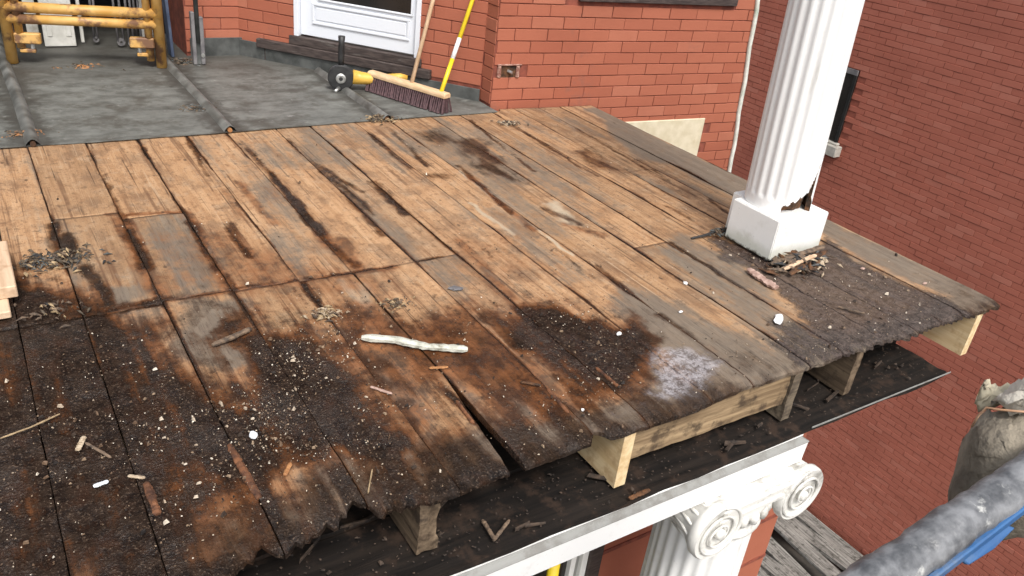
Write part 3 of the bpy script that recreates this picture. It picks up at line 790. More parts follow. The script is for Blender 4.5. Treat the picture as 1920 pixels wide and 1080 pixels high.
for v in o.data.vertices:
    v.co += Vector((random.uniform(-1, 1), random.uniform(-1, 1), random.uniform(-1, 1))) * 0.006
# plinth: block with rounded back-left corner, grimy and rotten at the very bottom
bm = bmesh.new(); bmesh.ops.create_cube(bm, size=1.0)
for v in bm.verts: v.co = Vector((cx - 0.003 + v.co.x * 0.318, cy + v.co.y * 0.318, 0.006 + (v.co.z + 0.5) * (PZ - 0.007)))
vert_e = [e for e in bm.edges if abs(e.verts[0].co.z - e.verts[1].co.z) > 0.1 and e.verts[0].co.x < cx and e.verts[0].co.y > cy]
bmesh.ops.bevel(bm, geom=vert_e, offset=0.06, segments=6, affect='EDGES')
bmesh.ops.bevel(bm, geom=[e for e in bm.edges if e.calc_face_angle(0) > 0.8], offset=0.004, segments=2, affect='EDGES')
me = bpy.data.meshes.new('plinth'); bm.to_mesh(me); bm.free()
k = NB('plinth_paint'); Pp = k.pos(); sx = k.n('SeparateXYZ'); k.l(Pp, sx.inputs[0])
n1 = k.noise(Pp, 9, 6, 0.65); n2 = k.noise(Pp, 50, 4, 0.6)
c = k.mix(k.math('MULTIPLY', k.sstep(n1, 0.55, 0.75), 0.4), (0.80, 0.80, 0.78), (0.52, 0.50, 0.44))
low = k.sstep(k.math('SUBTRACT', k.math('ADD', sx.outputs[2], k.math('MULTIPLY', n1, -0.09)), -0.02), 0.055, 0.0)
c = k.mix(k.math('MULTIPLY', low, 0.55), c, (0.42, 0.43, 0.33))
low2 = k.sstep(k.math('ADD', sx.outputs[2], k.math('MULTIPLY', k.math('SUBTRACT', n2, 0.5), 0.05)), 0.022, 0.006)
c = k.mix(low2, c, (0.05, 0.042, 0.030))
c = k.mix(k.math('MULTIPLY', k.sstep(n2, 0.68, 0.74), 0.5), c, (0.25, 0.23, 0.2))
me.materials.append(k.done(c, 0.5, k.bump(k.math('ADD', n1, n2), 0.3, 0.004)))
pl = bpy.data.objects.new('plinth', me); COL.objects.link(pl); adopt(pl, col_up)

# ================================================================== lower column with its scrolled capital
lx, ly = 2.006, 1.40
col_lo = thing('porch_column', (lx, ly, -6.0), 'white fluted column with a scrolled capital carrying the porch beam', 'column')
v_, f_, nin = shaft_mesh(lx, ly, -6.0, -0.60, 0.20, 0.172, (0, 0), 24, None, 8, 4)
o = MB().add(v_, f_).build('shaft', MT['white_old'], col_lo); smooth_by_angle(o, 35)
cap = MB()
AB = 0.248
def abacus_ring(half, z, con):
    pts = []
    hy = half - 0.035; cs = [(half, -hy), (half, hy), (-half, hy), (-half, -hy)]
    for i in range(4):
        a = Vector(cs[i]); b = Vector(cs[(i + 1) % 4])
        for q in range(10):
            t = 0.06 + 0.88 * q / 9
            p = a.lerp(b, t); nrm = -p.normalized() if False else Vector((-(a + b).x, -(a + b).y)).normalized()
            p = p + nrm * con * math.sin(math.pi * t)
            pts.append(Vector((lx + p.x, ly + p.y, z)))
    return pts
rings = [abacus_ring(AB - 0.02, -0.3765, 0.012), abacus_ring(AB, -0.379, 0.012), abacus_ring(AB, -0.385, 0.012), abacus_ring(AB - 0.014, -0.3872, 0.012)]
n = 40; vs = [p for rg in rings for p in rg]; fs = []
for i in range(len(rings) - 1):
    for q in range(n): fs.append((i*n+q, i*n+(q+1) % n, (i+1)*n+(q+1) % n, (i+1)*n+q))
fs += [tuple(range(n)), tuple((len(rings)-1)*n + q for q in range(n))]
capo = MB().add(vs, fs).build('capital', MT['cap_paint'], col_lo)
MB().lathe([(0.17, -0.62), (0.184, -0.61), (0.188, -0.60), (0.184, -0.59), (0.176, -0.585), (0.180, -0.56), (0.192, -0.52), (0.198, -0.49), (0.192, -0.47), (0.180, -0.45), (0.178, -0.40)], (lx, ly, 0), 40).build('echinus', MT['cap_paint'], capo, smooth=True)
# beads of the egg moulding
for q in range(24):
    th = q * 2 * math.pi / 24
    m = MB(); m.lathe([(0.002, -0.034), (0.015, -0.022), (0.021, 0.0), (0.016, 0.02), (0.003, 0.03)], (lx + 0.190 * math.cos(th), ly + 0.190 * math.sin(th), -0.515), 8)
    m.build('egg', MT['cap_paint'], capo, smooth=True)
VZ, VR, VY0, VY1 = -0.475, 0.112, 1.185, 1.60
def volute(vx, sgn):
    """scroll roll lying along Y (bolster pinched in the middle) with a spiral face at each end"""
    c0 = Vector((vx, VY0, VZ)); Lb = VY1 - VY0
    prof = [(0.030, 0.010), (0.084, 0.004), (VR - 0.006, 0.0), (VR, 0.010), (VR, 0.030), (VR - 0.008, 0.040), (0.088, 0.075), (0.080, Lb / 2 - 0.03), (0.086, Lb / 2 - 0.022), (0.086, Lb / 2 + 0.022), (0.080, Lb / 2 + 0.03),
            (0.088, Lb - 0.075), (VR - 0.008, Lb - 0.040), (VR, Lb - 0.030), (VR, Lb - 0.010), (VR - 0.006, Lb), (0.084, Lb - 0.004), (0.030, Lb - 0.010)]
    o = MB().lathe(prof, c0, 44, axis=(0, 1, 0)).build('volute', MT['cap_paint'], capo); smooth_by_angle(o, 45)
    for face, fy in ((-1, VY0), (1, VY1)):
        m = MB(); pts = []; rr = []; N = 80
        for q in range(N + 1):
            t = q / N; th = math.pi * 0.5 + sgn * t * 2.5 * 2 * math.pi
            r = (VR - 0.008) * (1 - 0.80 * t)
            pts.append(Vector((vx + sgn * 0 + math.cos(th) * r, fy + face * (0.002 + 0.010 * t) - face * 0.004, VZ + math.sin(th) * r)))
            rr.append(0.0062 * (1 - 0.4 * t))
        m.tube(pts, rr, 7)
        m.lathe([(0.020, -0.010), (0.020, 0.010), (0.012, 0.016)], (vx, fy, VZ), 16, axis=(0, face, 0))
        m.build('scroll', MT['cap_paint'], capo, smooth=True)
    # leaf-like flutes round the bolster
    m = MB()
    for q in range(16):
        th = q * 2 * math.pi / 16
        m.tube([(vx + math.cos(th) * r, y, VZ + math.sin(th) * r) for y, r in ((VY0 + 0.045, 0.098), (VY0 + 0.09, 0.083), (VY0 + 0.135, 0.079))], [0.006, 0.007, 0.006], 6)
    m.build('bolster_flutes', MT['cap_paint'], capo, smooth=True)
volute(1.800, -1); volute(2.212, 1)
for y0, y1 in ((VY0 + 0.004, VY0 + 0.06), (VY1 - 0.06, VY1 - 0.004)):
    MB().box((1.80, y0, -0.452), (2.212, y1, -0.432)).build('channel_band', MT['cap_paint'], capo, bevel=0.004)
    MB().box((1.80, y0 + 0.008, -0.4315), (2.212, y1 - 0.002, -0.405)).build('channel_band', MT['cap_paint'], capo)
    MB().box((1.80, y0 - 0.004, -0.4045), (2.212, y1, -0.388)).build('channel_band', MT['cap_paint'], capo, bevel=0.003)

# ================================================================== house
house = thing('brick_house', (2.7, 4.3, -6.4), 'red painted brick house with a white half-glazed door opening on the roof', 'house')
BRH = 0.072; BRL = 0.225
def brick_mesh(name, L, Hh, D, mat, ch=0.004):
    # front face chamfered, no back
    l, h = L/2, Hh/2
    vs = [(-l, 0, -h), (l, 0, -h), (l, 0, h), (-l, 0, h), (-l, -D+ch, -h), (l, -D+ch, -h), (l, -D+ch, h), (-l, -D+ch, h),
          (-l+ch, -D, -h+ch), (l-ch, -D, -h+ch), (l-ch, -D, h-ch), (-l+ch, -D, h-ch)]
    fs = [(0,1,5,4), (1,2,6,5), (2,3,7,6), (3,0,4,7), (4,5,9,8), (5,6,10,9), (6,7,11,10), (7,4,8,11), (8,9,10,11)]
    me = bpy.data.meshes.new(name); me.from_pydata(vs, [], fs); me.materials.append(mat); return me
BM = {}
def get_brick(L, mat, h):
    L = round(L / 0.03) * 0.03 if L < BRL * 0.9 else round(L, 3)
    key = (L, mat.name, h)
    if key not in BM: BM[key] = brick_mesh('brick', L, h, 0.006, mat, 0.0016)
    return BM[key], L
def lay_bricks(parent, org, u, nrm, u0, u1fn, z0, z1, skip=None, mat=None, jitter=0.0):
    """running bond on a vertical wall: org + u*s; nrm is the outward normal"""
    u = Vector(u).normalized(); nrm = Vector(nrm).normalized()
    rot = Matrix((( u.x, -nrm.x, 0, 0), (u.y, -nrm.y, 0, 0), (0, 0, 1, 0), (0, 0, 0, 1)))
    row = 0; z = z0; cnt = 0
    while z < z1:
        end = u1fn(z + BRH / 2); s = u0 - (BRL / 2 if row % 2 else 0) + random.uniform(-0.01, 0.01)
        while s < end - 0.02:
            jt = random.uniform(0.0012, 0.0034); a = max(s, u0) + jt; b = min(s + BRL, end) - jt
            if b - a > 0.025 and not (skip and skip((a + b) / 2, z + BRH / 2, b - a)):
                me, L = get_brick(b - a, mat, BRH - 0.006)
                o = bpy.data.objects.new('brick', me); COL.objects.link(o)
                mid = (a + b) / 2
                tilt = Matrix.Rotation(random.uniform(-0.009, 0.009), 4, 'Y') @ Matrix.Rotation(random.uniform(-0.012, 0.012), 4, 'X')
                p = Vector(org) + u * mid + nrm * random.uniform(-0.002, 0.002)
                adopt(o, parent)
                o.matrix_basis = Matrix.Translation((p.x, p.y, z + BRH / 2)) @ rot @ tilt @ Matrix.Diagonal(((b - a) / L if L else 1, 1, 1, 1))
                cnt += 1
            s += BRL
        z += BRH; row += 1
    return cnt
# right-hand bay wall (slightly canted)
A1 = Vector((2.66, 4.165, 0)); u1 = Vector((1, -0.087, 0)).normalized(); n1_ = Vector((u1.y, -u1.x, 0))
def w1_end(z): return 2.048 - 0.106 * z
m = MB()
def slab(org, u, nrm, pts, depth):
    """vertical polygon (s, z) given thickness behind the face"""
    org = Vector(org); n = len(pts)
    fr = [org + u * s + Vector((0, 0, z)) for s, z in pts]
    bk = [p - nrm * depth for p in fr]
    return fr + bk, [tuple(range(n)), tuple(range(2*n-1, n-1, -1))] + [(i, n+i, n+(i+1) % n, (i+1) % n) for i in range(n)]
m.add(*slab(A1, u1, n1_, [(0, -6.4), (2.135, -6.4), (2.135, -0.82), (w1_end(2.6), 2.6), (0, 2.6)], 0.3))
wall1 = m.build('wall', MT['mortar'], house)
def skip1(s, z, L):
    if -0.58 < z < -0.15 and 0.97 < s < 1.745: return True          # stone block
    if 0.195 < z < 0.25 and 0.03 < s < 0.16: return True            # broken brick
    if z > 0.62 and 0.5 < s < 1.80: return True
    return False
lay_bricks(wall1, A1, u1, n1_, 0.0, w1_end, -0.82, 0.75, skip1, MT['brick'])
def on_wall(org, u, nrm, s0, s1, z0, z1, d0, d1):
    mtx = Matrix(((u.x, nrm.x, 0, org[0]), (u.y, nrm.y, 0, org[1]), (0, 0, 1, 0), (0, 0, 0, 1)))
    return MB().box((s0, d0, z0), (s1, d1, z1), mtx)
on_wall(A1, u1, n1_, 0.975, 1.737, -0.57, -0.130, -0.01, 0.016).build('stone_block', MT['stone'], house, bevel=0.004)
on_wall(A1, u1, n1_, 0.53, 1.78, 0.645, 0.70, -0.05, 0.03).build('window_sill', MT['sill'], house, bevel=0.004)
on_wall(A1, u1, n1_, 0.56, 1.75, 0.7005, 2.2, 0.001, 0.006).build('window', MT['glass'], house)
bb = on_wall(A1, u1, n1_, 0.050, 0.152, 0.185, 0.258, -0.01, 0.002).build('broken_brick', MT['rotwood'], house)
MB().tube([A1 + u1 * 0.10 + n1_ * 0.0 + Vector((0, 0, .225)), A1 + u1 * 0.115 + n1_ * 0.03 + Vector((0, 0, .222))], 0.010, 8).build('wall_anchor', MT['steel'], house)
# mortar smear around the broken brick
m = on_wall(A1, u1, n1_, 0.02, 0.19, 0.258, 0.268, 0.0, 0.015)
m.add(*[list(x) for x in on_wall(A1, u1, n1_, 0.152, 0.176, 0.185, 0.257, 0.0, 0.0145).__dict__.values()])
m.add(*[list(x) for x in on_wall(A1, u1, n1_, 0.025, 0.05, 0.185, 0.257, 0.0, 0.0145).__dict__.values()])
m.build('mortar_patch', mat_plain('crumbling_mortar', (0.22, 0.085, 0.06), (0.46, 0.29, 0.23), 45, 0.9, 0.9, bdist=0.012), house, bevel=0.006)
# caulked cable at the corner
pts = []
for i in range(30):
    z = -1.3 + i * 0.12
    pts.append(A1 + u1 * (w1_end(z) - 0.012 + 0.006 * math.sin(i * 1.7)) + n1_ * 0.014 + Vector((0, 0, z)))
cb = MB().tube(pts, 0.016, 8).build('corner_cable', MT['caulk'], house, smooth=True)

# canted wall with the door
A2 = Vector((2.66, 4.285, 0)); B2 = Vector((1.555, 5.575, 0)); L2 = (B2 - A2).length
u2 = (B2 - A2).normalized(); n2_ = Vector((-u2.y, u2.x, 0));
if n2_.dot(Vector((-1, -1, 0))) < 0: n2_ = -n2_
D0, D1, DZ = 0.425, 1.285, 0.205
m = MB()
m.add(*slab(A2, u2, n2_, [(0, -0.3), (L2, -0.3), (L2, 0.10), (0, 0.10)], 0.25))
m.add(*slab(A2, u2, n2_, [(0, 0.1), (D0, 0.1), (D0, 2.6), (0, 2.6)], 0.25))
m.add(*slab(A2, u2, n2_, [(D1, 0.1), (L2, 0.1), (L2, 2.6), (D1, 2.6)], 0.25))
m.add(*slab(A2, u2, n2_, [(D0, 2.25), (D1, 2.25), (D1, 2.6), (D0, 2.6)], 0.25))
wall2 = m.build('wall', MT['mortar'], house)
def skip2(s, z, L):
    return (D0 - 0.005 < s + L/2 and s - L/2 < D1 + 0.005 and z > 0.05) or (0.32 < s and s < 1.55 and z < 0.19)
def seg_end(z): return L2
lay_bricks(wall2, A2, u2, n2_, 0.0, lambda z: D0, 0.10, 1.0, None, MT['brick'])
lay_bricks(wall2, A2, u2, n2_, D1 + 0.0, lambda z: L2, 0.10, 1.0, None, MT['brick'])
# return face joining the two walls (in shade)
m = MB().add(*slab(Vector((2.662, 4.166, 0)), Vector((0, 1, 0)), Vector((-1, 0, 0)), [(0, -0.3), (0.125, -0.3), (0.125, 2.6), (0, 2.6)], 0.2))
wall3 = m.build('wall', MT['mortar'], house)
lay_bricks(wall3, Vector((2.662, 4.166, 0)), Vector((0, 1, 0)), Vector((-1, 0, 0)), 0.0, lambda z: 0.122, 0.02, 1.0, None, MT['brick'])
# left wall behind the roof, and the dark recess beside it
A4 = Vector((1.215, 5.575, 0)); u4 = Vector((1, 0, 0)); n4 = Vector((0, -1, 0))
wall4 = MB().add(*slab(A4, u4, n4, [(0, -0.3), (0.342, -0.3), (0.342, 2.6), (0, 2.6)], 0.5)).build('wall', MT['mortar'], house)
lay_bricks(wall4, A4, u4, n4, 0.0, lambda z: 0.342, 0.03, 0.75, None, MT['brick'])
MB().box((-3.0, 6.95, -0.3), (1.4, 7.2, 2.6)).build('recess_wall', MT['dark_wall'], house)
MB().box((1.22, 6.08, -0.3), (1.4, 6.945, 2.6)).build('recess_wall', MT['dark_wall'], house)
MB().box((-3.0, 5.62, 1.0), (1.212, 6.945, 2.6)).build('unseen_recess_cover', MT['dark_wall'], house)  # unseen cover added above the view, set low to keep the recess dark
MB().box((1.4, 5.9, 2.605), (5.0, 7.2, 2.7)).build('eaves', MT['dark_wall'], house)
# base flashings
on_wall(A4, u4, n4, 0.02, 0.350, 0.0, 0.125, 0.017, 0.024).build('base_flashing', MT['flashing'], house, bevel=0.002)
on_wall(A2, u2, n2_, 1.50, L2 + 0.012, 0.0, 0.115, 0.017, 0.024).build('base_flashing', MT['flashing'], house, bevel=0.002)
on_wall(A2, u2, n2_, 0.0, 1.495, 0.0, 0.085, 0.0165, 0.0235).build('base_flashing', MT['flashing'], house, bevel=0.002)
# sill and door
on_wall(A2, u2, n2_, 0.33, 1.55, 0.088, 0.145, -0.05, 0.040).build('door_sill', MT['sill'], house, bevel=0.004)
on_wall(A2, u2, n2_, 0.40, 1.32, 0.1455, 0.20, -0.05, 0.022).build('door_sill', MT['sill'], house, bevel=0.004)
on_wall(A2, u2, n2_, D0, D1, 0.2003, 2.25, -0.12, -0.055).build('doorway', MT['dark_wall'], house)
door = on_wall(A2, u2, n2_, D0 + 0.03, D1 - 0.03, DZ + 0.005, 2.23, -0.054, -0.020).build('door', MT['door'], house, bevel=0.003)
for s0, s1 in ((D0 - 0.004, D0 + 0.028), (D1 - 0.028, D1 + 0.004)):
    on_wall(A2, u2, n2_, s0, s1, 0.2005, 2.25, -0.05, 0.012).build('frame', MT['door'], door, bevel=0.003)
# raised mouldings of the lower panel, and the glazing
def rail(s0, s1, z0, z1, d0, d1, mat=MT['door'], name='panel_moulding'): on_wall(A2, u2, n2_, s0, s1, z0, z1, d0, d1).build(name, mat, door, bevel=0.003)
rail(D0+0.075, D1-0.115, 0.290, 0.306, -0.0195, -0.010); rail(D0+0.075, D1-0.115, 0.405, 0.421, -0.0195, -0.010)
rail(D0+0.075, D0+0.091, 0.3065, 0.4045, -0.0195, -0.010); rail(D1-0.131, D1-0.115, 0.3065, 0.4045, -0.0195, -0.010)
rail(D0+0.10, D1-0.14, 0.318, 0.394, -0.0195, -0.014, MT['door'], 'panel')
rail(D0+0.072, D1-0.17, 0.452, 2.05, -0.0195, -0.016, MT['glass'], 'pane')
rail(D0+0.058, D1-0.155, 0.440, 0.4515, -0.0195, -0.008, MT['door'], 'glazing_bead')
rail(D1-0.1695, D1-0.155, 0.452, 2.05, -0.0195, -0.008, MT['door'], 'glazing_bead')
rail(D0+0.058, D0+0.0715, 0.452, 2.05, -0.0195, -0.008, MT['door'], 'glazing_bead')

# ================================================================== metal roof behind the deck
roof = thing('metal_roof', (1.0, 4.6, 0), 'weathered grey sheet metal roof with rounded seams behind the wooden deck', 'roof')
RB = [-1.5, -0.66, 0.195, 1.06, 1.92, 2.655]
YR = 4.055
def sheet(x0, x1, i):
    nx, ny = 14, 26
    vs = []; fs = []
    for a in range(ny + 1):
        for b in range(nx + 1):
            x = x0 + (x1 - x0) * b / nx
            yb = 6.94
            if x > 1.555: yb = 4.285 + (2.66 - x) / (2.66 - 1.555) * (5.575 - 4.285) - 0.01
            elif x > 1.2: yb = 5.56
            yf = YR - 0.012 * math.sin(x * 2.3) - (0.02 if False else 0) + 0.012 * (fbm(np.array([x]), np.array([1.0]), 12.0, 3)[0] - 0.5)
            y = yf + (yb - yf) * a / ny
            z = 0.009 + 0.006 * (fbm(np.array([x]), np.array([y]), 4.0, 1)[0] - 0.5)
            vs.append((x, y, z))
    for a in range(ny):
        for b in range(nx):
            fs.append((a*(nx+1)+b, a*(nx+1)+b+1, (a+1)*(nx+1)+b+1, (a+1)*(nx+1)+b))
    # front lip
    n0 = len(vs)
    for b in range(nx + 1): vs.append((vs[b][0], vs[b][1], 0.0042))
    for b in range(nx): fs.append((b + 1, b, n0 + b, n0 + b + 1))
    o = MB().add(vs, fs).build('metal_sheet', MT['roof_metal'], roof, smooth=False); smooth_by_angle(o, 50)
for i in range(len(RB) - 1): sheet(RB[i] + 0.002, RB[i+1] - 0.002, i)
for x, y1 in ((-0.66, 6.5), (0.195, 6.5), (1.06, 5.55), (1.92, 5.10)):
    m = MB(); n = 22; seg = 9; vs = []; fs = []
    for i in range(n + 1):
        y = YR - 0.01 + (y1 - YR) * i / n
        for q in range(seg):
            a = math.pi * q / (seg - 1)
            wv = (0.021 + 0.012 * (1 - math.sin(a))) * math.cos(a)
            vs.append((x - wv + 0.004 * math.sin(y * 3 + x), y, 0.004 + 0.032 * math.sin(a) * (1 + 0.06 * math.sin(y * 5))))
    for i in range(n):
        for q in range(seg - 1): fs.append((i*seg+q, i*seg+q+1, (i+1)*seg+q+1, (i+1)*seg+q))
    m.add(vs, fs)
    o = m.build('seam_roll', MT['seam_metal'], roof, smooth=True)
    MB().tube([(x, YR - 0.013, 0.016), (x, YR + 0.1, 0.016)], 0.012, 8).build('batten_end', MT['orange_leaf'] if x > 1 and x < 1.5 else MT['rotwood'], roof)

# ================================================================== neighbour's wall
XW = 8.8
nb = thing('neighbour_house', (XW, 5.0, -6.4), 'tall dull red brick wall of the neighbouring house across the gap', 'house')
BRH2, BRL2 = 0.068, 0.215
m = MB(); m.box((XW + 0.02, -3.0, -6.4), (XW + 0.4, 12.0, 3.0)); wallN = m.build('wall', MT['mortar_far'], nb)
WY1, WZ0, WZ1 = 5.84, -1.30, -0.42
def project(p):
    v = ROT.T @ (np.array(p) - np.array([0, 0, CAM_Z]))
    return 960 + v[0] * 1530 / -v[2], 540 - v[1] * 1530 / -v[2]
cand = []
row = 0; z = -6.4
while z < 1.2:
    y = 1.0 - (BRL2 / 2 if row % 2 else 0) + random.uniform(-0.012, 0.012)
    while y < 9.0:
        mid = (y + BRL2/2, z + BRH2/2)
        y += BRL2
        if WY1 - 0.02 < mid[0] < WY1 + 0.98 and WZ0 - 0.12 < mid[1] < WZ1 + 0.03: continue
        px, py = project((XW, mid[0], mid[1]))
        if -40 < px < 1990 and -40 < py < 1120 and px > 1340:
            hid = (py > 600 and px < 1480)
            cand.append((hid, -math.hypot(1, 1) * 0 + (XW * 0.5157 + mid[0] * 0.7166 - (mid[1] - 1.4) * 0.4697), mid, random.random()))
    z += BRH2; row += 1
def in_view(c):
    px, py = project((XW, c[2][0], c[2][1]))
    return 1620 < px < 1925 and -5 < py < 700
near = sorted([c for c in cand if in_view(c)], key=lambda c: c[1])[:300]
nearset = set(id(c) for c in near)
meB = brick_mesh('brick', BRL2 - 0.005, BRH2 - 0.006, 0.007, MT['brick_far'], 0.0016)
for c in near:
    o = bpy.data.objects.new('brick', meB); COL.objects.link(o); adopt(o, wallN)
    o.matrix_basis = Matrix.Translation((XW + 0.02 - random.uniform(-0.003, 0.002), c[2][0], c[2][1])) @ Matrix.Rotation(R_(-90), 4, 'Z') @ Matrix.Rotation(random.uniform(-0.006, 0.006), 4, 'Y')
# the rest of the bricks, joined in a few shade groups through one colour attribute
k = NB('old_red_brick_mass'); P = k.pos(); at = k.n('Attribute', attribute_name='shade'); sp = k.n('SeparateColor'); k.l(at.outputs['Color'], sp.inputs[0])
c = k.ramp(sp.outputs[0], [(0.0, (0.385, 0.116, 0.075)), (0.45, (0.415, 0.130, 0.085)), (0.8, (0.415, 0.130, 0.085)), (1.0, (0.45, 0.158, 0.108))])
nn = k.noise(P, 9.0, 5); nn2 = k.noise(P, 70, 4, 0.65)
c = k.mix(k.math('MULTIPLY', k.sstep(nn, 0.45, 0.75), 0.35), c, (0.40, 0.112, 0.070))
big = k.noise(k.vmul(P, (1, 1, 1.6)), 0.9, 5, 0.6)
c = k.mix(k.math('MULTIPLY', k.sstep(big, 0.45, 0.68), 0.45), c, k.mix(1.0, c, (0.74, 0.70, 0.68), 'MULTIPLY'))
MT['brick_mass'] = k.done(c, 0.8, k.bump(k.math('ADD', nn, nn2), 0.35, 0.004))
vs = []; fs = []; sh = []
for c in cand:
    if id(c) in nearset: continue
    l, h, D, chm = (BRL2 - 0.005)/2, (BRH2 - 0.006)/2, 0.007, 0.0016
    y, z = c[2]; b = len(vs); x = XW + 0.02 + random.uniform(-0.002, 0.003)
    vs += [(x, y-l, z-h), (x, y+l, z-h), (x, y+l, z+h), (x, y-l, z+h), (x-D, y-l+chm, z-h+chm), (x-D, y+l-chm, z-h+chm), (x-D, y+l-chm, z+h-chm), (x-D, y-l+chm, z+h-chm)]
    fs += [(b,b+1,b+5,b+4), (b+1,b+2,b+6,b+5), (b+2,b+3,b+7,b+6), (b+3,b,b+4,b+7), (b+4,b+5,b+6,b+7)]
    sh += [c[3]] * 8
o = MB().add(vs, fs).build('brick_field', MT['brick_mass'], wallN); tag(o, kind='stuff')
a = o.data.color_attributes.new('shade', 'FLOAT_COLOR', 'POINT')
a.data.foreach_set('color', np.repeat(np.array(sh)[:, None], 4, 1).ravel())
win = MB().box((XW - 0.002, WY1, WZ0), (XW + 0.018, WY1 + 0.95, WZ1)).build('window', MT['glass'], nb)
MB().box((XW - 0.02, WY1, WZ1 - 0.06), (XW - 0.003, WY1 + 0.95, WZ1)).build('frame', MT['strap'], win)
MB().box((XW - 0.02, WY1, WZ0 + 0.001), (XW - 0.003, WY1 + 0.035, WZ1 - 0.061)).build('frame', MT['dark_wall'], win)
MB().box((XW - 0.10, WY1 - 0.08, WZ0 - 0.16), (XW + 0.018, WY1 + 1.0, WZ0 - 0.03)).build('sill', MT['sill_stone'], win, bevel=0.008)
MB().box((XW - 0.05, WY1 - 0.03, WZ0 - 0.029), (XW + 0.018, WY1 + 1.0, WZ0 - 0.002)).build('sill', MT['sill_stone'], win, bevel=0.006)

# ================================================================== ground and what lies in the gap
GZ = -6.4
g = MB().add([(-150, -150, GZ), (150, -150, GZ), (150, 150, GZ), (-150, 150, GZ)], [(0, 1, 2, 3)]).build('ground', MT['ground']); tag(g, kind='structure')

# ================================================================== enclosed verandah below
ver = thing('verandah_wall', (1.7, 1.9, -6.4), 'red verandah wall with a white framed window seen below the porch beam', 'wall')
MB().box((1.945, 1.80, -6.4), (3.2, 1.95, -0.40)).build('wall', MT['brick'], ver)
MB().box((1.87, 1.79, -6.4), (1.9445, 1.96, -0.40)).build('corner_post', MT['sill'], ver, bevel=0.004)
wv = MB().box((0.3, 1.83, -6.4), (1.78, 1.86, -0.40)).build('window', MT['glass'], ver)
for x0, x1, y0 in ((1.781, 1.808, 1.805), (1.8085, 1.838, 1.82), (1.8385, 1.8695, 1.80)):
    MB().box((x0, y0, -6.4), (x1, 1.87, -0.40)).build('frame', MT['white_old'] if y0 < 1.815 else MT['grey_paint'], wv, bevel=0.003)
for z in (-1.22, -1.52, -1.82):
    MB().box((1.946, 1.794, z), (3.2, 1.7995, z + 0.02)).build('band', MT['mortar'], ver)
po = MB().tube([(1.625, 1.72, -6.4), (1.605, 1.72, -0.6)], 0.024, 12).build('scaffold_pole', MT['yellow_new'], None, smooth=True)
tag(po, 'bright orange-yellow pole standing under the porch beam, beside the lower window', 'pole')

# ================================================================== scaffold frame
sc1, sc2 = Vector((0.235, 5.50, 0)), Vector((1.005, 5.30, 0))
scf = thing('scaffold', (0.62, 5.4, 0), 'chipped yellow metal scaffold frame standing on the grey roof', 'scaffold')
ud = (sc2 - sc1).normalized()
for base, sg in ((sc1, 1), (sc2, -1)):
    leg = MB().tube([base + Vector((0, 0, 0.012)), base + Vector((0, 0, 2.0))], 0.030, 14).build('leg', MT['yellow'], scf, smooth=True)
    p = base + ud * sg * 0.058
    MB().tube([p + Vector((0, 0, 0.05 if sg < 0 else 0.10)), p + Vector((0, 0, 2.0))], 0.022, 12).build('inner_tube', MT['yellow'], leg, smooth=True)
    q = base + ud * sg * 0.03
    mtx = Matrix(((ud.x * sg, -ud.y * sg, 0, q.x), (ud.y * sg, ud.x * sg, 0, q.y), (0, 0, 1, 0), (0, 0, 0, 1)))
    MB().box((0, -0.022, 0.125), (0.135, 0.022, 0.185), mtx).build('bracket', MT['yellow'], scf, bevel=0.006)
    MB().box((0.02, -0.018, 0.075), (0.10, 0.018, 0.095), mtx).build('bracket', MT['yellow'], scf, bevel=0.004)
    MB().tube([q + ud * sg * 0.085 + Vector((0, 0, 0.097)), q + ud * sg * 0.085 + Vector((0, 0, 0.124))], 0.012, 8).build('bolt', MT['steel'], scf)
MB().tube([sc1 + Vector((0, 0, 0.262)), sc2 + Vector((0, 0, 0.262))], 0.028, 12).build('rail', MT['yellow'], scf, smooth=True)
MB().tube([sc1 + Vector((0, 0, 0.325)), sc2 + Vector((0, 0, 0.325))], 0.030, 12).build('rail', MT['yellow'], scf, smooth=True)
for q in range(3):
    MB().tube([sc1 + Vector((0, 0, 0.8 + 0.5 * q)), sc2 + Vector((0, 0, 0.8 + 0.5 * q))], 0.024, 12).build('rail', MT['yellow'], scf, smooth=True)

# things stored behind the scaffold
def panel(x0, x1, y, h, th, lean, name, label, cat, mat, group=None, bars=True):
    r = thing(name, ((x0 + x1) / 2, y, 0.012), label, cat, group)
    mt = Matrix.Translation((0, y, 0.014)) @ Matrix.Rotation(-lean, 4, 'X')
    b = MB().box((x0, 0, 0), (x1, th, h), mt).build('board', mat, r, bevel=0.003)
    if bars:
        MB().box((x0 + 0.02, -0.006, 0.06), (x0 + 0.05, -0.0005, h - 0.05), mt).build('moulding', mat, r, bevel=0.002)
        MB().box((x1 - 0.05, -0.006, 0.06), (x1 - 0.02, -0.0005, h - 0.05), mt).build('moulding', mat, r, bevel=0.002)
    return r
panel(0.44, 0.615, 5.86, 1.1, 0.03, 0.10, 'shutter_panel', 'plain off-white board leaning behind the scaffold, widest of the white ones', 'board', MT['panel_white'])
panel(0.36, 0.425, 5.96, 1.1, 0.02, 0.10, 'shutter_panel', 'narrow white strip of board just right of the left scaffold leg', 'board', MT['panel_white'], None, False)
panel(0.655, 0.675, 5.95, 1.1, 0.03, 0.09, 'shutter_panel', 'thin white board edge against the wide off-white board behind the scaffold', 'board', MT['panel_white'], None, False)
panel(1.035, 1.065, 6.02, 1.1, 0.02, 0.09, 'shutter_panel', 'white strip of board seen beside the right scaffold leg, wider of two', 'board', MT['panel_white'], None, False)
panel(1.095, 1.11, 6.05, 1.1, 0.02, 0.09, 'shutter_panel', 'thinner white strip of board tucked behind the right scaffold leg', 'board', MT['panel_white'], None, False)
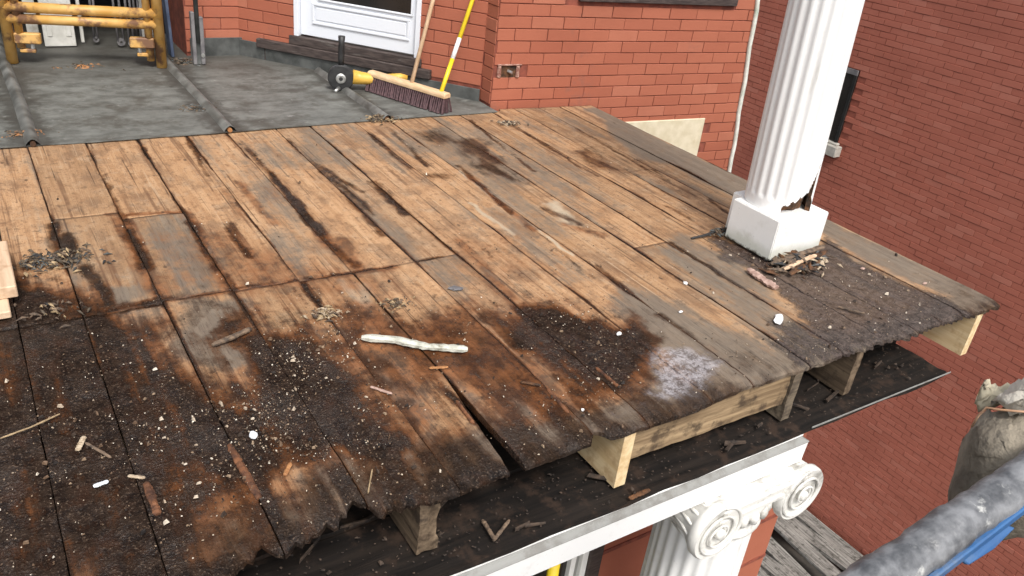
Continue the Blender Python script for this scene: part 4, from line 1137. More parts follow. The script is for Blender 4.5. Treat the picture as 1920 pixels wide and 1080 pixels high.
def strap(x, y, tilt, w_, label):
    r = thing('metal_strap', (x, y, 0.012), label, 'strap', 'grey metal straps stored behind the scaffold')
    pts = [(x, y, 0.02), (x + tilt * 0.3, y + 0.02, 0.3), (x + tilt, y + 0.08, 1.2)]
    m = MB()
    m.tube([Vector(p) + Vector((-w_/2, 0, 0.03)) for p in pts], 0.008, 6); m.tube([Vector(p) + Vector((w_/2, 0, 0.03)) for p in pts], 0.008, 6)
    o = m.build('bar', MT['strap'], r, smooth=True)
    MB().lathe([(0.008, -0.006), (w_/2 + 0.008, -0.006), (w_/2 + 0.008, 0.006), (0.008, 0.006)], (x, y, 0.045), 12, axis=(0, 1, 0), cap=False).build('eye', MT['strap'], r)
for x, y, t, w_, lb in ((0.735, 5.90, 0.01, 0.020, 'thin grey metal strap hanging left of the dark gap behind the scaffold'),
                        (0.870, 5.82, -0.01, 0.034, 'grey metal strap with a round eye, leftmost of the cluster behind the scaffold'),
                        (0.925, 5.78, 0.01, 0.026, 'grey metal strap second from left in the cluster behind the scaffold'),
                        (0.965, 5.86, 0.0, 0.022, 'grey metal strap third from left in the cluster behind the scaffold'),
                        (1.005, 5.80, 0.012, 0.034, 'grey metal strap rightmost in the cluster behind the scaffold')):
    strap(x, y, t, w_, lb)
o = MB().box((0, 0, 0), (0.018, 0.10, 2.0), Matrix.Translation((1.112, 5.53, 0.012)) @ Matrix.Rotation(R_(-2), 4, 'Y')).build('blue_board', mat_plain('dull_blue_board', (0.05, 0.07, 0.12), (0.10, 0.13, 0.20), 12, 0.6, 0.2), None, bevel=0.002)
tag(o, 'tall thin dull blue board standing edge-on right of the scaffold', 'board')
# short grey post at the left end of the brick wall
post = thing('metal_post', (1.235, 5.34, 0), 'weathered grey post with a split top standing on the roof before the brick wall', 'post')
for x0, x1, z1 in ((1.200, 1.222, 0.33), (1.248, 1.272, 0.30)):
    MB().box((x0, 5.33, 0.012), (x1, 5.37, z1)).build('side_strip', MT['strap'], post, bevel=0.003)
MB().box((1.2225, 5.345, 0.012), (1.2475, 5.375, 0.24)).build('web', MT['flashing'], post)
MB().tube([(1.236, 5.338, 0.15), (1.238, 5.35, 2.0)], 0.014, 10).build('rod', MT['flashing'], post, smooth=True)
MB().tube([(1.256, 5.322, 0.07), (1.256, 5.3295, 0.07)], 0.012, 10).build('bolt', MT['steel'], post)

# ================================================================== push broom
h0, h1 = Vector((2.075, 4.635, 0)), Vector((2.315, 4.085, 0))
br = thing('push_broom', (2.2, 4.36, 0.01), 'push broom with pale wooden block, maroon bristles and bare wooden handle', 'broom')
hd = (h1 - h0).normalized(); hn = Vector((hd.y, -hd.x, 0))
if hn.x > 0: hn = -hn
m = MB()
prof = [(-0.030, 0.098), (0.030, 0.098), (0.031, 0.118), (0.022, 0.130), (-0.022, 0.130), (-0.031, 0.118)]
m.extrude_profile(prof, h0, h1)
m.build('block', MT['block_wood'], br, bevel=0.004)
# bristles: tufts in rows, splayed a little
tuft = MB()
for i in range(40):
    for jx in range(5):
        c = h0 + hd * ((i + 0.5) / 40 * (h1 - h0).length) + hn * (-0.024 + 0.012 * jx)
        sp_ = (jx - 2) * 0.010 + random.uniform(-0.004, 0.004)
        e = c + hn * sp_ + hd * random.uniform(-0.006, 0.006) + Vector((0, 0, 0.013))
        tuft.tube([c + Vector((0, 0, 0.0985)), (c + e) / 2 + Vector((0, 0, 0.05)), e], [0.0045, 0.006, 0.0085], 5)
o = tuft.build('bristles', MT['bristle'], br); tag(o, kind='stuff')
def up_line(base, px, py):
    """straight line from base through the sight line (px,py) on the canted wall's plane just in front of it"""
    v = ray(px, py); n = np.array(n2_)[:2]; a = np.array(A2)[:2]
    t = (n @ a + 0.05) / (n @ v[:2]); p = Vector((v[0]*t, v[1]*t, CAM_Z + v[2]*t))
    return p
b0 = h0.lerp(h1, 0.545) + Vector((0, 0, 0.122)); p1 = up_line(b0, 812, 0)
MB().tube([b0, b0 + (p1 - b0).normalized() * 1.45], 0.0125, 12).build('handle', MT['handle_wood'], br, smooth=True)
pole = thing('yellow_pole', (2.30, 4.14, 0.0), 'bright yellow tool pole with a white band leaning beside the broom', 'pole')
b1 = h0.lerp(h1, 0.915) + Vector((0, 0, 0.118)); p2 = up_line(b1, 886, 0)
dr = (p2 - b1).normalized()
def seg(a, b, mat, name, r=0.0128): MB().tube([b1 + dr * a, b1 + dr * b], r, 12).build(name, mat, pole, smooth=True)
seg(0.0, 0.215, MT['yellow_new'], 'shaft'); seg(0.2152, 0.345, MT['white_band'], 'band', 0.0132); seg(0.3452, 1.4, MT['yellow_new'], 'shaft')

# ================================================================== angle grinder
gc = Vector((1.895, 4.66, 0.085))
gr = thing('angle_grinder', (1.95, 4.66, 0.01), 'yellow and black angle grinder lying on the roof with its side handle up', 'grinder')
vd = Vector((-gc.x, -gc.y, 0)).normalized()            # the guard faces outward towards the deck
gx = Vector((0.80, -0.60, 0)).normalized(); gxx = Vector((0.77, -0.55, 0)).normalized()
side = Vector((-vd.y, vd.x, 0));
if side.x < 0: side = -side
MB().lathe([(0.02, -0.02), (0.070, -0.02), (0.078, -0.012), (0.078, 0.016), (0.072, 0.022), (0.035, 0.024), (0.02, 0.024)], gc, 28, axis=vd).build('guard', MT['black'], gr, smooth=False)
MB().lathe([(0.006, 0.0245), (0.030, 0.0245), (0.030, 0.030), (0.022, 0.034), (0.006, 0.034)], gc, 20, axis=vd).build('flange', MT['steel'], gr)
MB().lathe([(0.012, 0.0345), (0.012, 0.040)], gc, 8, axis=vd).build('spindle_nut', MT['black'], gr)
MB().tube([gc + Vector((0, 0, 0.06)), gc + Vector((0, 0, 0.12)), gc + Vector((0.002, 0, 0.20)), gc + Vector((0.002, 0, 0.245))], [0.016, 0.020, 0.018, 0.021], 14).build('side_handle', MT['black'], gr, smooth=True)
body = [gc + side * 0.07 - vd * 0.01 + Vector((0, 0, 0.005)), gc + side * 0.12 - vd * 0.015 + Vector((0, 0, 0.0)), gc + side * 0.19 - vd * 0.02 + Vector((0, 0, -0.004)), gc + side * 0.22 - vd * 0.02 + Vector((0, 0, -0.004))]
MB().tube(body, [0.044, 0.038, 0.032, 0.028], 14).build('gear_case', MT['tool_yellow'], gr, smooth=True)
MB().tube([gc + side * 0.215 - vd * 0.02, gc + side * 0.265 - vd * 0.022], 0.030, 14).build('grip', MT['black'], gr, smooth=True)
MB().tube([gc + side * 0.262 - vd * 0.022 + Vector((0, 0, 0.006)), gc + side * 0.36 - vd * 0.026 + Vector((0, 0, 0.018)), gc + side * 0.40 - vd * 0.026 + Vector((0, 0, 0.014))], [0.026, 0.024, 0.018], 12).build('rear_handle', MT['tool_yellow'], gr, smooth=True)
MB().tube([gc + side * -0.01 + vd * 0.02 + Vector((0, 0, -0.06)), gc + side * -0.035 + vd * 0.06 + Vector((0, 0, -0.072))], [0.012, 0.010], 8).build('guard_lever', MT['steel'], gr, smooth=True)

# ================================================================== lift basket rail with padding
lift = thing('lift_basket', at_t(1700, 1040, 1.15), 'edge of a lift basket: blue rail under a taped grey padded tube', 'lift')
ra, rb = at_t(1600, 1117, 1.0), at_t(1990, 849, 1.26)
dv = (rb - ra)
pts = [ra + dv * (t / 24 * 1.9 - 0.6) for t in range(25)]
m = MB(); rr = [0.036 + 0.003 * math.sin(i * 2.7) + 0.002 * math.sin(i * 5.1) for i in range(25)]
# uneven wrapped padding
pts2 = []; rr2 = []
for i in range(97):
    t = i / 96; pts2.append(ra + dv * (t * 2.6 - 1.3) + Vector((0, 0, 0.002 * math.sin(t * 40)))); rr2.append(0.0250 + 0.0007 * math.sin(t * 61) + 0.0008 * math.sin(t * 143 + 1) + 0.0005 * math.sin(t * 340))
m.tube(pts2, rr2, 22)
m.build('padded_rail', MT['foam'], lift, smooth=True)
ba, bb_ = at_t(1739, 1090, 1.06), at_t(1985, 902, 1.22); db = bb_ - ba
m = MB(); upv = Vector((0, 0, 1))
m.extrude_profile([(-0.004, -0.008), (0.004, -0.008), (0.004, 0.006), (-0.004, 0.006)], ba - db * 1.5, ba + db * 1.3, up=upv)
m.build('blue_rail', MT['blue'], lift, bevel=0.002)
gp_ = [at_t(1800, 1047, 1.10), at_t(1885, 982, 1.155), at_t(1905, 990, 1.165), at_t(1865, 1030, 1.14), at_t(1818, 1060, 1.11)]
gn = (gp_[1] - gp_[0]).cross(gp_[4] - gp_[0]).normalized() * 0.007
MB().add(gp_ + [p + gn for p in gp_], [(0, 1, 2, 3, 4), (9, 8, 7, 6, 5)] + [(i, 5 + i, 5 + (i + 1) % 5, (i + 1) % 5) for i in range(5)]).build('blue_gusset', MT['blue'], lift, bevel=0.0015)

# work glove behind the rail, shaped as soft lumps
glove = thing('work_glove', at_t(1880, 900, 1.32), 'dusty grey work glove with an off-white folded cuff behind the padded rail', 'glove')
def blob(name, outline, t0, depth, mat, parent, seedv):
    """soft pillow shape: rings shrinking from a hand-drawn outline towards both faces"""
    cxm = sum(p[0] for p in outline) / len(outline); cym = sum(p[1] for p in outline) / len(outline)
    # densify
    dense = []
    n = len(outline)
    for i in range(n):
        p0, p1, p2, p3 = outline[(i-1) % n], outline[i], outline[(i+1) % n], outline[(i+2) % n]
        for q in range(5):
            t = q / 5
            dense.append(tuple(0.5*((2*p1[a]) + (-p0[a]+p2[a])*t + (2*p0[a]-5*p1[a]+4*p2[a]-p3[a])*t*t + (-p0[a]+3*p1[a]-3*p2[a]+p3[a])*t**3) for a in (0, 1)))
    L = len(dense); vs = []; fs = []
    levels = [(-1.0, 0.0), (-0.96, 0.30), (-0.80, 0.62), (-0.5, 0.86), (0.0, 1.0), (0.5, 0.86), (0.8, 0.62), (0.96, 0.30)]
    for dl, sc in levels:
        for i, (px, py) in enumerate(dense):
            s_ = max(sc, 0.02)
            q = at_t(cxm + (px - cxm) * s_, cym + (py - cym) * s_, t0 + dl * depth)
            wob = (0.004 * math.sin(i * 0.9 + dl * 5 + seedv) + 0.005 * math.sin(i * 0.37 - dl * 9 + seedv * 2) + 0.002 * math.sin(i * 2.3 + dl * 3)) * sc
            vs.append(q + Vector((wob, wob * 0.5, wob)))
    for a in range(len(levels) - 1):
        for i in range(L): fs.append((a*L+i, a*L+(i+1) % L, (a+1)*L+(i+1) % L, (a+1)*L+i))
    fs += [tuple(range(L)), tuple((len(levels)-1)*L + i for i in range(L))]
    return MB().add(vs, fs).build(name, mat, parent, smooth=True)
blob('body', [(1778, 960), (1790, 880), (1806, 820), (1835, 780), (1880, 768), (1940, 765), (2010, 790), (2040, 880), (2010, 990), (1880, 1010)], 1.34, 0.075, MT['canvas'], glove, 0)
blob('cuff_fold', [(1858, 752), (1885, 735), (1915, 712), (1960, 690), (2020, 700), (2050, 760), (2000, 785), (1940, 776), (1900, 770)], 1.325, 0.055, MT['canvas_white'], glove, 2)
blob('glove_tag', [(1830, 763), (1833, 740), (1845, 714), (1870, 728), (1900, 738), (1880, 756)], 1.37, 0.012, MT['stone'], glove, 4)
tp = [at_t(1822, 800, 1.30), at_t(1834, 780, 1.285), at_t(1850, 764, 1.275), at_t(1872, 768, 1.268), at_t(1905, 771, 1.262), at_t(1960, 775, 1.262)]
MB().tube(tp, 0.0016, 6).build('trim', MT['orange_trim'], glove, smooth=True)

# ================================================================== loose things lying about
def rough_stick(name, pts, wd, th, mat, label, cat, seed, group=None, sg=8, rag=0.1):
    rr = random.Random(seed); pts = [Vector(p) for p in pts]
    # resample
    N = 22; acc = [0]
    for i in range(1, len(pts)): acc.append(acc[-1] + (pts[i] - pts[i-1]).length)
    def at(s):
        for i in range(1, len(pts)):
            if s <= acc[i] + 1e-9:
                return pts[i-1].lerp(pts[i], (s - acc[i-1]) / max(1e-9, acc[i] - acc[i-1]))
        return pts[-1]
    vs = []; fs = []
    for i in range(N + 1):
        s = acc[-1] * i / N; p = at(s); t = (at(min(acc[-1], s + 0.01)) - at(max(0, s - 0.01))).normalized()
        sd_ = t.cross(Vector((0, 0, 1))).normalized(); u_ = sd_.cross(t)
        e = min(1, 0.6 + 5.0 * min(i, N - i) / N)
        a_ = wd * e * (1 + 0.07 * math.sin(i * 0.5 + seed) + rr.uniform(-rag, rag)); b_ = th * e * (1 + rr.uniform(-0.2, 0.2))
        for q in range(sg):
            ang = 2 * math.pi * q / sg + 0.4
            vs.append(p + sd_ * math.cos(ang) * a_ / 2 * rr.uniform(0.9, 1.1) + u_ * (math.sin(ang) * b_ / 2))
    for i in range(N):
        for q in range(sg): fs.append((i*sg+q, i*sg+(q+1) % sg, (i+1)*sg+(q+1) % sg, (i+1)*sg+q))
    fs += [tuple(range(sg)), tuple(N*sg + q for q in range(sg))]
    o = MB().add(vs, fs).build(name, mat)
    return tag(o, label, cat, group)
def g_(px, py, z): return gp(px, py, z)
rough_stick('peeled_stick', [g_(678, 633, .012), g_(740, 637, .013), g_(800, 650, .013), g_(877, 655, .013)], 0.027, 0.024, MT['stick_white'], 'white crusty stick lying across the dark stained planks', 'stick', 3, None, 7, 0.18)
rough_stick('wood_fragment', [g_(1404, 505, .012), g_(1425, 520, .014), g_(1456, 540, .012)], 0.042, 0.022, MT['pink_wood'], 'pinkish broken wood fragment lying just in front of the plinth', 'wood piece', 5, None, 5, 0.28)
rough_stick('splinter', [g_(398, 647, .008), g_(435, 632, .012), g_(470, 616, .010)], 0.020, 0.014, MT['bark'], 'dark brown splinter on the grey patch left of the white stick', 'splinter', 9)
rough_stick('splinter', [g_(1296, 447, .006), g_(1322, 441, .014), g_(1350, 430, .012)], 0.014, 0.010, MT['black'], 'black curled strip poking out left of the plinth', 'strip', 10)
rough_stick('splinter', [g_(1572, 575, .006), g_(1622, 588, .007)], 0.012, 0.010, MT['bark'], 'small brown twig lying on the dirt right of the plinth', 'twig', 11)
rough_stick('straw_stalk', [g_(0, 822, .006), g_(60, 800, .010), g_(112, 776, .006)], 0.005, 0.004, MT['straw'], 'long pale straw at the left edge of the dark planks', 'straw', 12)
rough_stick('straw_stalk', [g_(690, 925, .008), g_(698, 880, .010)], 0.004, 0.004, MT['straw'], 'short straw standing across the front board ends', 'straw', 13)
rough_stick('splinter', [g_(160, 830, .006), g_(195, 850, .009), g_(208, 858, .006)], 0.008, 0.006, MT['bark'], 'bent brown twig near the orange chip on the dark planks', 'twig', 14)
rough_stick('wood_chip', [g_(145, 845, .006), g_(158, 818, .014)], 0.014, 0.006, MT['chip_light'], 'curled pale chip beside the bent twig on the dark planks', 'wood chip', 15)
rough_stick('wood_chip', [g_(534, 892, .004), g_(545, 868, .008)], 0.012, 0.006, MT['orange_leaf'], 'small orange wood chip near the middle of the front rot', 'wood chip', 16)
rough_stick('wood_chip', [g_(175, 912, .004), g_(203, 902, .005)], 0.012, 0.006, MT['paper'], 'small white flake lying lower left on the dark planks', 'flake', 17)
rough_stick('wood_chip', [g_(240, 892, .004), g_(272, 896, .005)], 0.010, 0.005, MT['chip_light'], 'pale sliver lying right of the small white flake', 'wood chip', 18)
rough_stick('wood_chip', [g_(805, 690, .004), g_(840, 688, .008)], 0.012, 0.006, MT['orange_leaf'], 'thin reddish splinter lying just below the white stick', 'splinter', 19)
rough_stick('wood_chip', [g_(695, 725, .004), g_(735, 738, .008)], 0.010, 0.006, MT['pink_wood'], 'reddish splinter on the black rot left of the rusty patch', 'splinter', 20)
rough_stick('wood_chip', [g_(976, 716, .004), g_(1014, 722, .008)], 0.012, 0.006, MT['rotwood'], 'brown sliver at the head of a groove in the rusty boards', 'splinter', 21)
# ridges of rust-coloured wood left standing between board edges
for i, (a, b, lb) in enumerate((((430, 835), (486, 935), 'raised rust-brown ridge of wood, longest, left of centre in the front rot'), ((274, 905), (296, 965), 'short raised rust-brown ridge of wood near the lower left corner'),
                                ((856, 752), (888, 795), 'rust-brown ridge of wood beside the wide black gap'), ((1026, 730), (1066, 775), 'rust-brown ridge of wood below the dark wet patch'), ((1118, 690), (1162, 728), 'rust-brown ridge of wood in the dark wet patch'))):
    rough_stick('wood_ridge', [g_(*a, -.002), g_((a[0]+b[0])/2, (a[1]+b[1])/2, .001), g_(*b, -.002)], 0.020 if i < 2 else 0.011, 0.013, mat_plain('rust_ridge', (0.050, 0.020, 0.010), (0.20, 0.080, 0.032), 30, 0.75, 0.5), lb, 'ridge', 40 + i)

def rock(name, px, py, sx, sy, sz, mat, label, cat, seed, rz=0.0):
    bm = bmesh.new(); bmesh.ops.create_icosphere(bm, subdivisions=2, radius=0.5)
    rr = random.Random(seed); c = gp(px, py, 0)
    for v in bm.verts:
        n = v.co.normalized(); f = 1 + 0.22 * math.sin(n.x * 5 + seed) * math.cos(n.y * 4 - seed) + rr.uniform(-0.10, 0.10)
        co = Vector((v.co.x * sx * f, v.co.y * sy * f, v.co.z * sz * f))
        co.rotate(Matrix.Rotation(rz, 3, 'Z')); v.co = co + Vector((c.x, c.y, sz * 0.42))
    me = bpy.data.meshes.new(name); bm.to_mesh(me); bm.free(); me.materials.append(mat)
    o = bpy.data.objects.new(name, me); COL.objects.link(o); return tag(o, label, cat)
rock('paint_flake', 1459, 600, 0.080, 0.034, 0.014, MT['white_band'], 'large white paint flake standing out on the grey boards below the plinth', 'paint flake', 1, 0.62)
rock('paint_flake', 1160, 628, 0.022, 0.014, 0.012, MT['white_band'], 'white crumb on the dark wet patch in the middle', 'paint flake', 2)
rock('paint_flake', 1285, 533, 0.016, 0.020, 0.012, MT['white_band'], 'white crumb on the bare orange boards left of the plinth', 'paint flake', 3)
rock('paint_flake', 1276, 586, 0.018, 0.010, 0.008, MT['white_band'], 'small white flake on the grey board in line with the plinth', 'paint flake', 4)
rock('paint_flake', 475, 818, 0.022, 0.030, 0.012, MT['paper'], 'bluish white scrap on the black rotten planks', 'scrap', 5)
rock('paint_flake', 1092, 770, 0.010, 0.010, 0.008, MT['white_band'], 'tiny white crumb near the board end by the pale joist', 'paint flake', 6)
rock('paint_flake', 1617, 505, 0.022, 0.016, 0.010, MT['pink_wood'], 'pinkish flake right of the plinth on the dirt', 'paint flake', 7)
rock('paint_flake', 1733, 533, 0.024, 0.014, 0.010, MT['pink_wood'], 'pinkish flake near the right edge of the deck', 'paint flake', 8)
rock('knot_lump', 855, 543, 0.055, 0.030, 0.012, MT['strap'], 'silver-grey lump of caulk on the orange boards', 'lump', 9, -0.5)

# piles of dead leaves and splinters
def leaf_pile(name, px, py, n, spread, mats, label, cat, seed, size=0.03, high=0.02):
    rr = random.Random(seed); c = gp(px, py, 0)
    root = thing(name, (c.x, c.y, 0.0), label, cat)
    groups = {}
    for i in range(int(n * 1.8)):
        mt = mats[i % len(mats)]; m = groups.setdefault(mt.name, (MB(), mt))[0]
        a = rr.uniform(0, 6.28); r = spread * rr.random() ** 0.8 * (1.7 if rr.random() > 0.8 else 0.9)
        p = Vector((c.x + math.cos(a) * r * 1.2, c.y + math.sin(a) * r * 0.8, 0.004 + rr.random() * high * max(0.05, 1 - r / spread * 0.7)))
        L = size * 0.75 * rr.uniform(0.25, 1.6); W = L * rr.uniform(0.10, 0.40); ang = rr.uniform(0, 6.28); tl = rr.uniform(-0.5, 0.5)
        d = Vector((math.cos(ang), math.sin(ang), tl * 0.6)); s = Vector((-math.sin(ang), math.cos(ang), rr.uniform(-0.4, 0.4)))
        up = Vector((0, 0, 0.004 + L * 0.12))
        vs = [p - d * L/2, p - s * W/2 + up * 0.4, p + d * L/2, p + s * W/2 + up * 0.4, p + up]
        vs = [Vector((v.x, v.y, max(v.z, 0.003))) for v in vs]
        vs += [v - Vector((0, 0, 0.002)) for v in vs[:4]]
        m.add(vs, [(0, 1, 4), (1, 2, 4), (2, 3, 4), (3, 0, 4), (5, 8, 7, 6), (0, 5, 6, 1), (1, 6, 7, 2), (2, 7, 8, 3), (3, 8, 5, 0)])
    for kname, (m, mt) in groups.items():
        tag(m.build('loose_bits', mt, root), kind='stuff')
leaf_pile('leaf_pile', 105, 490, 120, 0.10, [MT['leaf'], MT['flashing'], MT['leaf'], MT['bark'], MT['black'], MT['leaf'], MT['straw']], 'dark heap of dead leaves left of the patched boards', 'leaf pile', 1, 0.035)
leaf_pile('leaf_pile', 105, 588, 26, 0.09, [MT['leaf'], MT['bark'], MT['bark'], MT['straw']], 'thin scatter of leaf scraps right of the lumber ends', 'leaf pile', 2, 0.03, 0.012)
leaf_pile('chip_pile', 610, 592, 60, 0.042, [MT['chip_light'], MT['straw'], MT['bark']], 'small heap of pale wood shavings above the white stick', 'wood chips', 3, 0.028, 0.02)
leaf_pile('chip_pile', 740, 572, 50, 0.05, [MT['bark'], MT['straw'], MT['leaf']], 'brown crumb heap at the top of the rusty stain', 'wood chips', 4, 0.018, 0.012)
leaf_pile('leaf_pile', 712, 226, 80, 0.075, [MT['leaf'], MT['straw'], MT['bark']], 'dry leaf litter at the end of the roof seam by the broom', 'leaf pile', 5, 0.035, 0.03)
leaf_pile('leaf_pile', 955, 233, 40, 0.065, [MT['leaf'], MT['bark'], MT['chip_light']], 'dark leaf scraps on the boards below the brick corner', 'leaf pile', 6, 0.035, 0.012)
leaf_pile('leaf_pile', 45, 255, 70, 0.08, [MT['leaf'], MT['bark'], MT['orange_leaf']], 'litter at the end of the leftmost roof seam', 'leaf pile', 7, 0.03, 0.02)
leaf_pile('leaf_pile', 340, 120, 60, 0.10, [MT['leaf'], MT['bark'], MT['flashing']], 'leaf litter on the roof between scaffold and grey post', 'leaf pile', 8, 0.04, 0.03)
leaf_pile('leaf_pile', 150, 128, 30, 0.14, [MT['leaf'], MT['orange_leaf']], 'brown and orange leaves on the roof under the scaffold', 'leaf pile', 9, 0.05, 0.01)
leaf_pile('leaf_pile', 370, 205, 60, 0.10, [MT['leaf'], MT['bark'], MT['flashing']], 'dark litter along the left of the middle roof seam', 'leaf pile', 10, 0.03, 0.01)
leaf_pile('splinter_pile', 1500, 498, 90, 0.10, [MT['bark'], MT['rotwood'], MT['chip_light'], MT['black']], 'broken dark splinters at the right foot of the plinth', 'splinters', 11, 0.095, 0.05)
leaf_pile('splinter_pile', 1352, 440, 40, 0.05, [MT['bark'], MT['flashing'], MT['leaf']], 'dark rubbish against the left corner of the plinth', 'rubbish', 12, 0.035, 0.03)
for i, (a, b, w_, mt, lb) in enumerate((((1445, 495, .01), (1545, 462, .075), 0.030, MT['bark'], 'long dark splintered strip leaning at the right foot of the plinth'),
                                        ((1470, 505, .012), (1530, 478, .06), 0.022, MT['lumber'], 'tan split strip of wood lying against the plinth foot'),
                                        ((1480, 515, .012), (1548, 470, .05), 0.026, MT['rotwood'], 'rotten brown strip outermost at the plinth foot'))):
    rough_stick('rotten_strip', [g_(*a), (g_(*a) + g_(*b)) / 2 + Vector((0, 0, 0.004)), g_(*b)], w_, 0.012, mt, lb, 'wood strip', 60 + i)

# lumber stacked at the left edge
def lumber(x1, y0, y1, z0, z1, label, seed):
    o = MB().box((x1 - 0.14, y0, z0), (x1, y1, z1)).build('lumber_piece', MT['lumber'], None, bevel=0.003)
    return tag(o, label, 'lumber', None)
lumber(0.016, 2.60, 2.94, 0.028, 0.068, 'pale cut lumber piece on top of the pair at the left edge', 1)
lumber(-0.012, 2.52, 2.98, 0.003, 0.0275, 'pale cut lumber piece underneath the top one at the left edge', 2)

# crumbs and chips strewn over the rot: far too many to count
def crumbs():
    pts = []
    rr = np.random.default_rng(5)
    N = 150000
    x = rr.uniform(-0.7, 3.35, N); y = rr.uniform(1.31, 4.0, N)
    st = stains(x, y)
    dens = np.clip(st['dark'], 0, 1) * 0.50 + np.clip(st['dirt'], 0, 1) * 0.55 + np.clip(st['rust'], 0, 1) * 0.12 + 0.022
    dens *= np.clip(fbm(x, y, 6.0, 5) * 3.0 - 0.95, 0.03, 1.8)
    dens *= np.where(y > 2.5, 0.25, 1.0)
    hot = np.clip(sdf_poly(x, y, P2((400,640),(480,600),(640,600),(720,700),(780,780),(700,860),(560,880),(420,840),(380,740))) / 0.12 + 0.3, 0, 1)
    hot2 = np.clip(sdf_poly(x, y, P2((40,760),(300,690),(420,760),(560,860),(440,960),(200,930),(40,880))) / 0.15 + 0.3, 0, 1)
    dens *= 1 + 2.6 * hot + 1.4 * hot2
    keep = rr.random(N) < np.minimum(dens * 0.40, 1)
    keep &= (y > front_y(x) + 0.012)
    keep &= ~((np.abs(x - cx) < 0.17) & (np.abs(y - cy) < 0.17))
    x, y = x[keep], y[keep]; n = len(x)
    light = rr.random(n)
    vs = []; fs = []; colr = []
    for i in range(n):
        big = rr.random()
        L = (0.0024 + 0.0040 * rr.random() ** 2 + (0.012 * rr.random() if big > 0.93 else 0)); W = L * (0.22 + 0.5 * rr.random()); Hh = L * (0.3 + 0.4 * rr.random())
        a = rr.uniform(0, 6.28); ca, sa = math.cos(a), math.sin(a); b = len(vs)
        z = 0.002
        for dx, dy, dz in ((-1, -.6, 0), (.8, -1, 0), (1, .7, 0), (-.7, 1, 0), (-.6, -.4, 1), (.5, -.6, .8), (.6, .5, 1), (-.4, .6, .7)):
            dx *= L/2 * rr.uniform(.7, 1.2); dy *= W/2 * rr.uniform(.7, 1.2)
            vs.append((x[i] + dx*ca - dy*sa, y[i] + dx*sa + dy*ca, z + dz*Hh))
        fs += [(b+4,b+5,b+6,b+7), (b,b+1,b+5,b+4), (b+1,b+2,b+6,b+5), (b+2,b+3,b+7,b+6), (b+3,b,b+4,b+7)]
        colr += [light[i]] * 8
    k = NB('crumbs'); at = k.n('Attribute', attribute_name='shade'); sp = k.n('SeparateColor'); k.l(at.outputs['Color'], sp.inputs[0])
    c = k.ramp(sp.outputs[0], [(0.0, (0.012, 0.009, 0.008)), (0.35, (0.045, 0.028, 0.018)), (0.60, (0.13, 0.078, 0.045)), (0.80, (0.28, 0.20, 0.13)), (0.93, (0.55, 0.47, 0.37)), (1.0, (0.72, 0.66, 0.56))])
    o = MB().add(vs, fs).build('wood_crumbs', k.done(c, 0.7))
    a = o.data.color_attributes.new('shade', 'FLOAT_COLOR', 'POINT')
    a.data.foreach_set('color', np.repeat(np.array(colr)[:, None], 4, 1).ravel())
    tag(o, 'countless wood crumbs and chips strewn over the rotten planks', 'wood crumbs', kind='stuff')
crumbs()

def shelf_crumbs():
    rr = random.Random(77); m = MB()
    for i in range(900):
        x = rr.uniform(0.2, 3.05); y = rr.uniform(1.262, 1.48) if rr.random() < 0.8 else rr.uniform(1.48, 1.8)
        L = rr.uniform(0.003, 0.009) * (2 if rr.random() > 0.93 else 1); W = L * rr.uniform(0.3, 0.8); a = rr.uniform(0, 6.28); ca, sa = math.cos(a), math.sin(a)
        vs = []
        for dx, dy, dz in ((-1, -.6, 0), (.8, -1, 0), (1, .7, 0), (-.7, 1, 0), (-.4, -.3, 1), (.5, .4, .8)):
            vs.append((x + (dx*L*ca - dy*W*sa)/2, y + (dx*L*sa + dy*W*ca)/2, ZS + 0.002 + dz * W * 0.6))
        m.add(vs, [(0, 1, 4), (1, 5, 4), (1, 2, 5), (2, 3, 5), (3, 4, 5), (3, 0, 4)])
    tag(m.build('shelf_crumbs', MT['shelf_bits']), 'dark crumbs scattered along the black shelf under the deck edge', 'wood crumbs', kind='stuff')
shelf_crumbs()
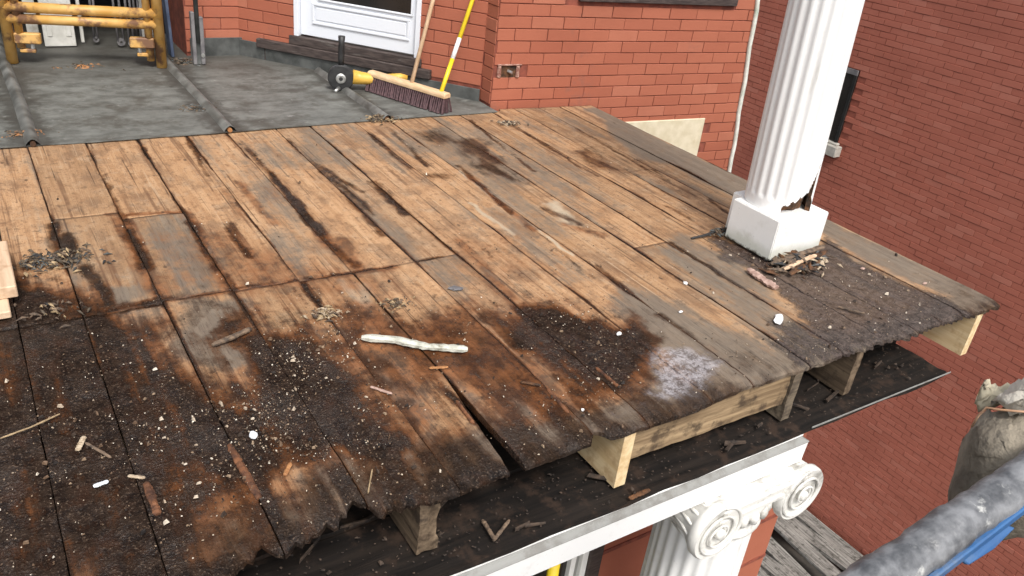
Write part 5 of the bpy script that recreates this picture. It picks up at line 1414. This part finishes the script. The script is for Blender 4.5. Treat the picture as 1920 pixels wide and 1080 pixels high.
def shelf_litter():
    rr = random.Random(21); m = MB()
    for i in range(34):
        x = rr.uniform(0.5, 3.0); y = rr.uniform(1.28, 1.55); L = rr.uniform(0.02, 0.10); W = rr.uniform(0.004, 0.014); a = rr.gauss(0.2, 0.7)
        d = Vector((math.cos(a), math.sin(a), rr.uniform(-0.05, 0.12))); sd_ = Vector((-math.sin(a), math.cos(a), 0)); c = Vector((x, y, ZS + 0.004))
        if (c + d * L / 2).y < 1.262 or (c - d * L / 2).y < 1.262: continue
        vs = [c - d*L/2 - sd_*W/2, c - d*L/2*0.8 + sd_*W/2, c + d*L/2 + sd_*W/4, c + d*L/2*0.9 - sd_*W/2]
        vs += [v + Vector((0, 0, rr.uniform(0.003, 0.010))) for v in vs]
        m.add(vs, [(0,3,2,1), (4,5,6,7), (0,1,5,4), (1,2,6,5), (2,3,7,6), (3,0,4,7)])
    tag(m.build('shelf_litter', MT['shelf_bits']), 'dark broken slivers littering the black shelf under the deck edge', 'slivers', kind='stuff')
shelf_litter()
rough_stick('splinter', [gp(905, 975, ZS + .006), gp(928, 1012, ZS + .012)], 0.012, 0.010, MT['bark'], 'dark splinter on the black shelf, left of a crossing pair', 'splinter', 81)
rough_stick('splinter', [gp(955, 975, ZS + .02), gp(925, 1014, ZS + .008)], 0.010, 0.008, MT['bark'], 'brown splinter on the black shelf, right of a crossing pair', 'splinter', 82)
rough_stick('splinter', [gp(1180, 935, ZS + .005), gp(1218, 918, ZS + .008)], 0.016, 0.006, MT['rotwood'], 'reddish splinter on the black shelf right of the pale joist end', 'splinter', 83)

# weathered boards heaped on the ground between the houses
def gap_boards():
    base = on_y(1500, 1000, 3.6)
    for i in range(9):
        x = XW - 0.25 - i * 0.30; c = 3.9 + 0.25 * math.sin(i * 2.1)
        mt = Matrix.Translation((x, c, GZ + 0.25 + 0.05 * (i % 3))) @ Matrix.Rotation(0.12 * math.sin(i * 1.9), 4, 'Z') @ Matrix.Rotation(0.10 * math.sin(i * 3.1), 4, 'X')
        o = beam_box('weathered_board', (-0.11, -2.2, 0), (0.11, 2.2, 0.05), MT['weathered'], None, 0.02, 70 + i, 6)
        o.matrix_world = mt
        tag(o, 'weathered grey board on the ground in the gap, %s from the far brick wall' % ('first', 'second', 'third', 'fourth', 'fifth', 'sixth', 'seventh', 'eighth', 'ninth')[i], 'board', 'weathered boards in the gap')
gap_boards()
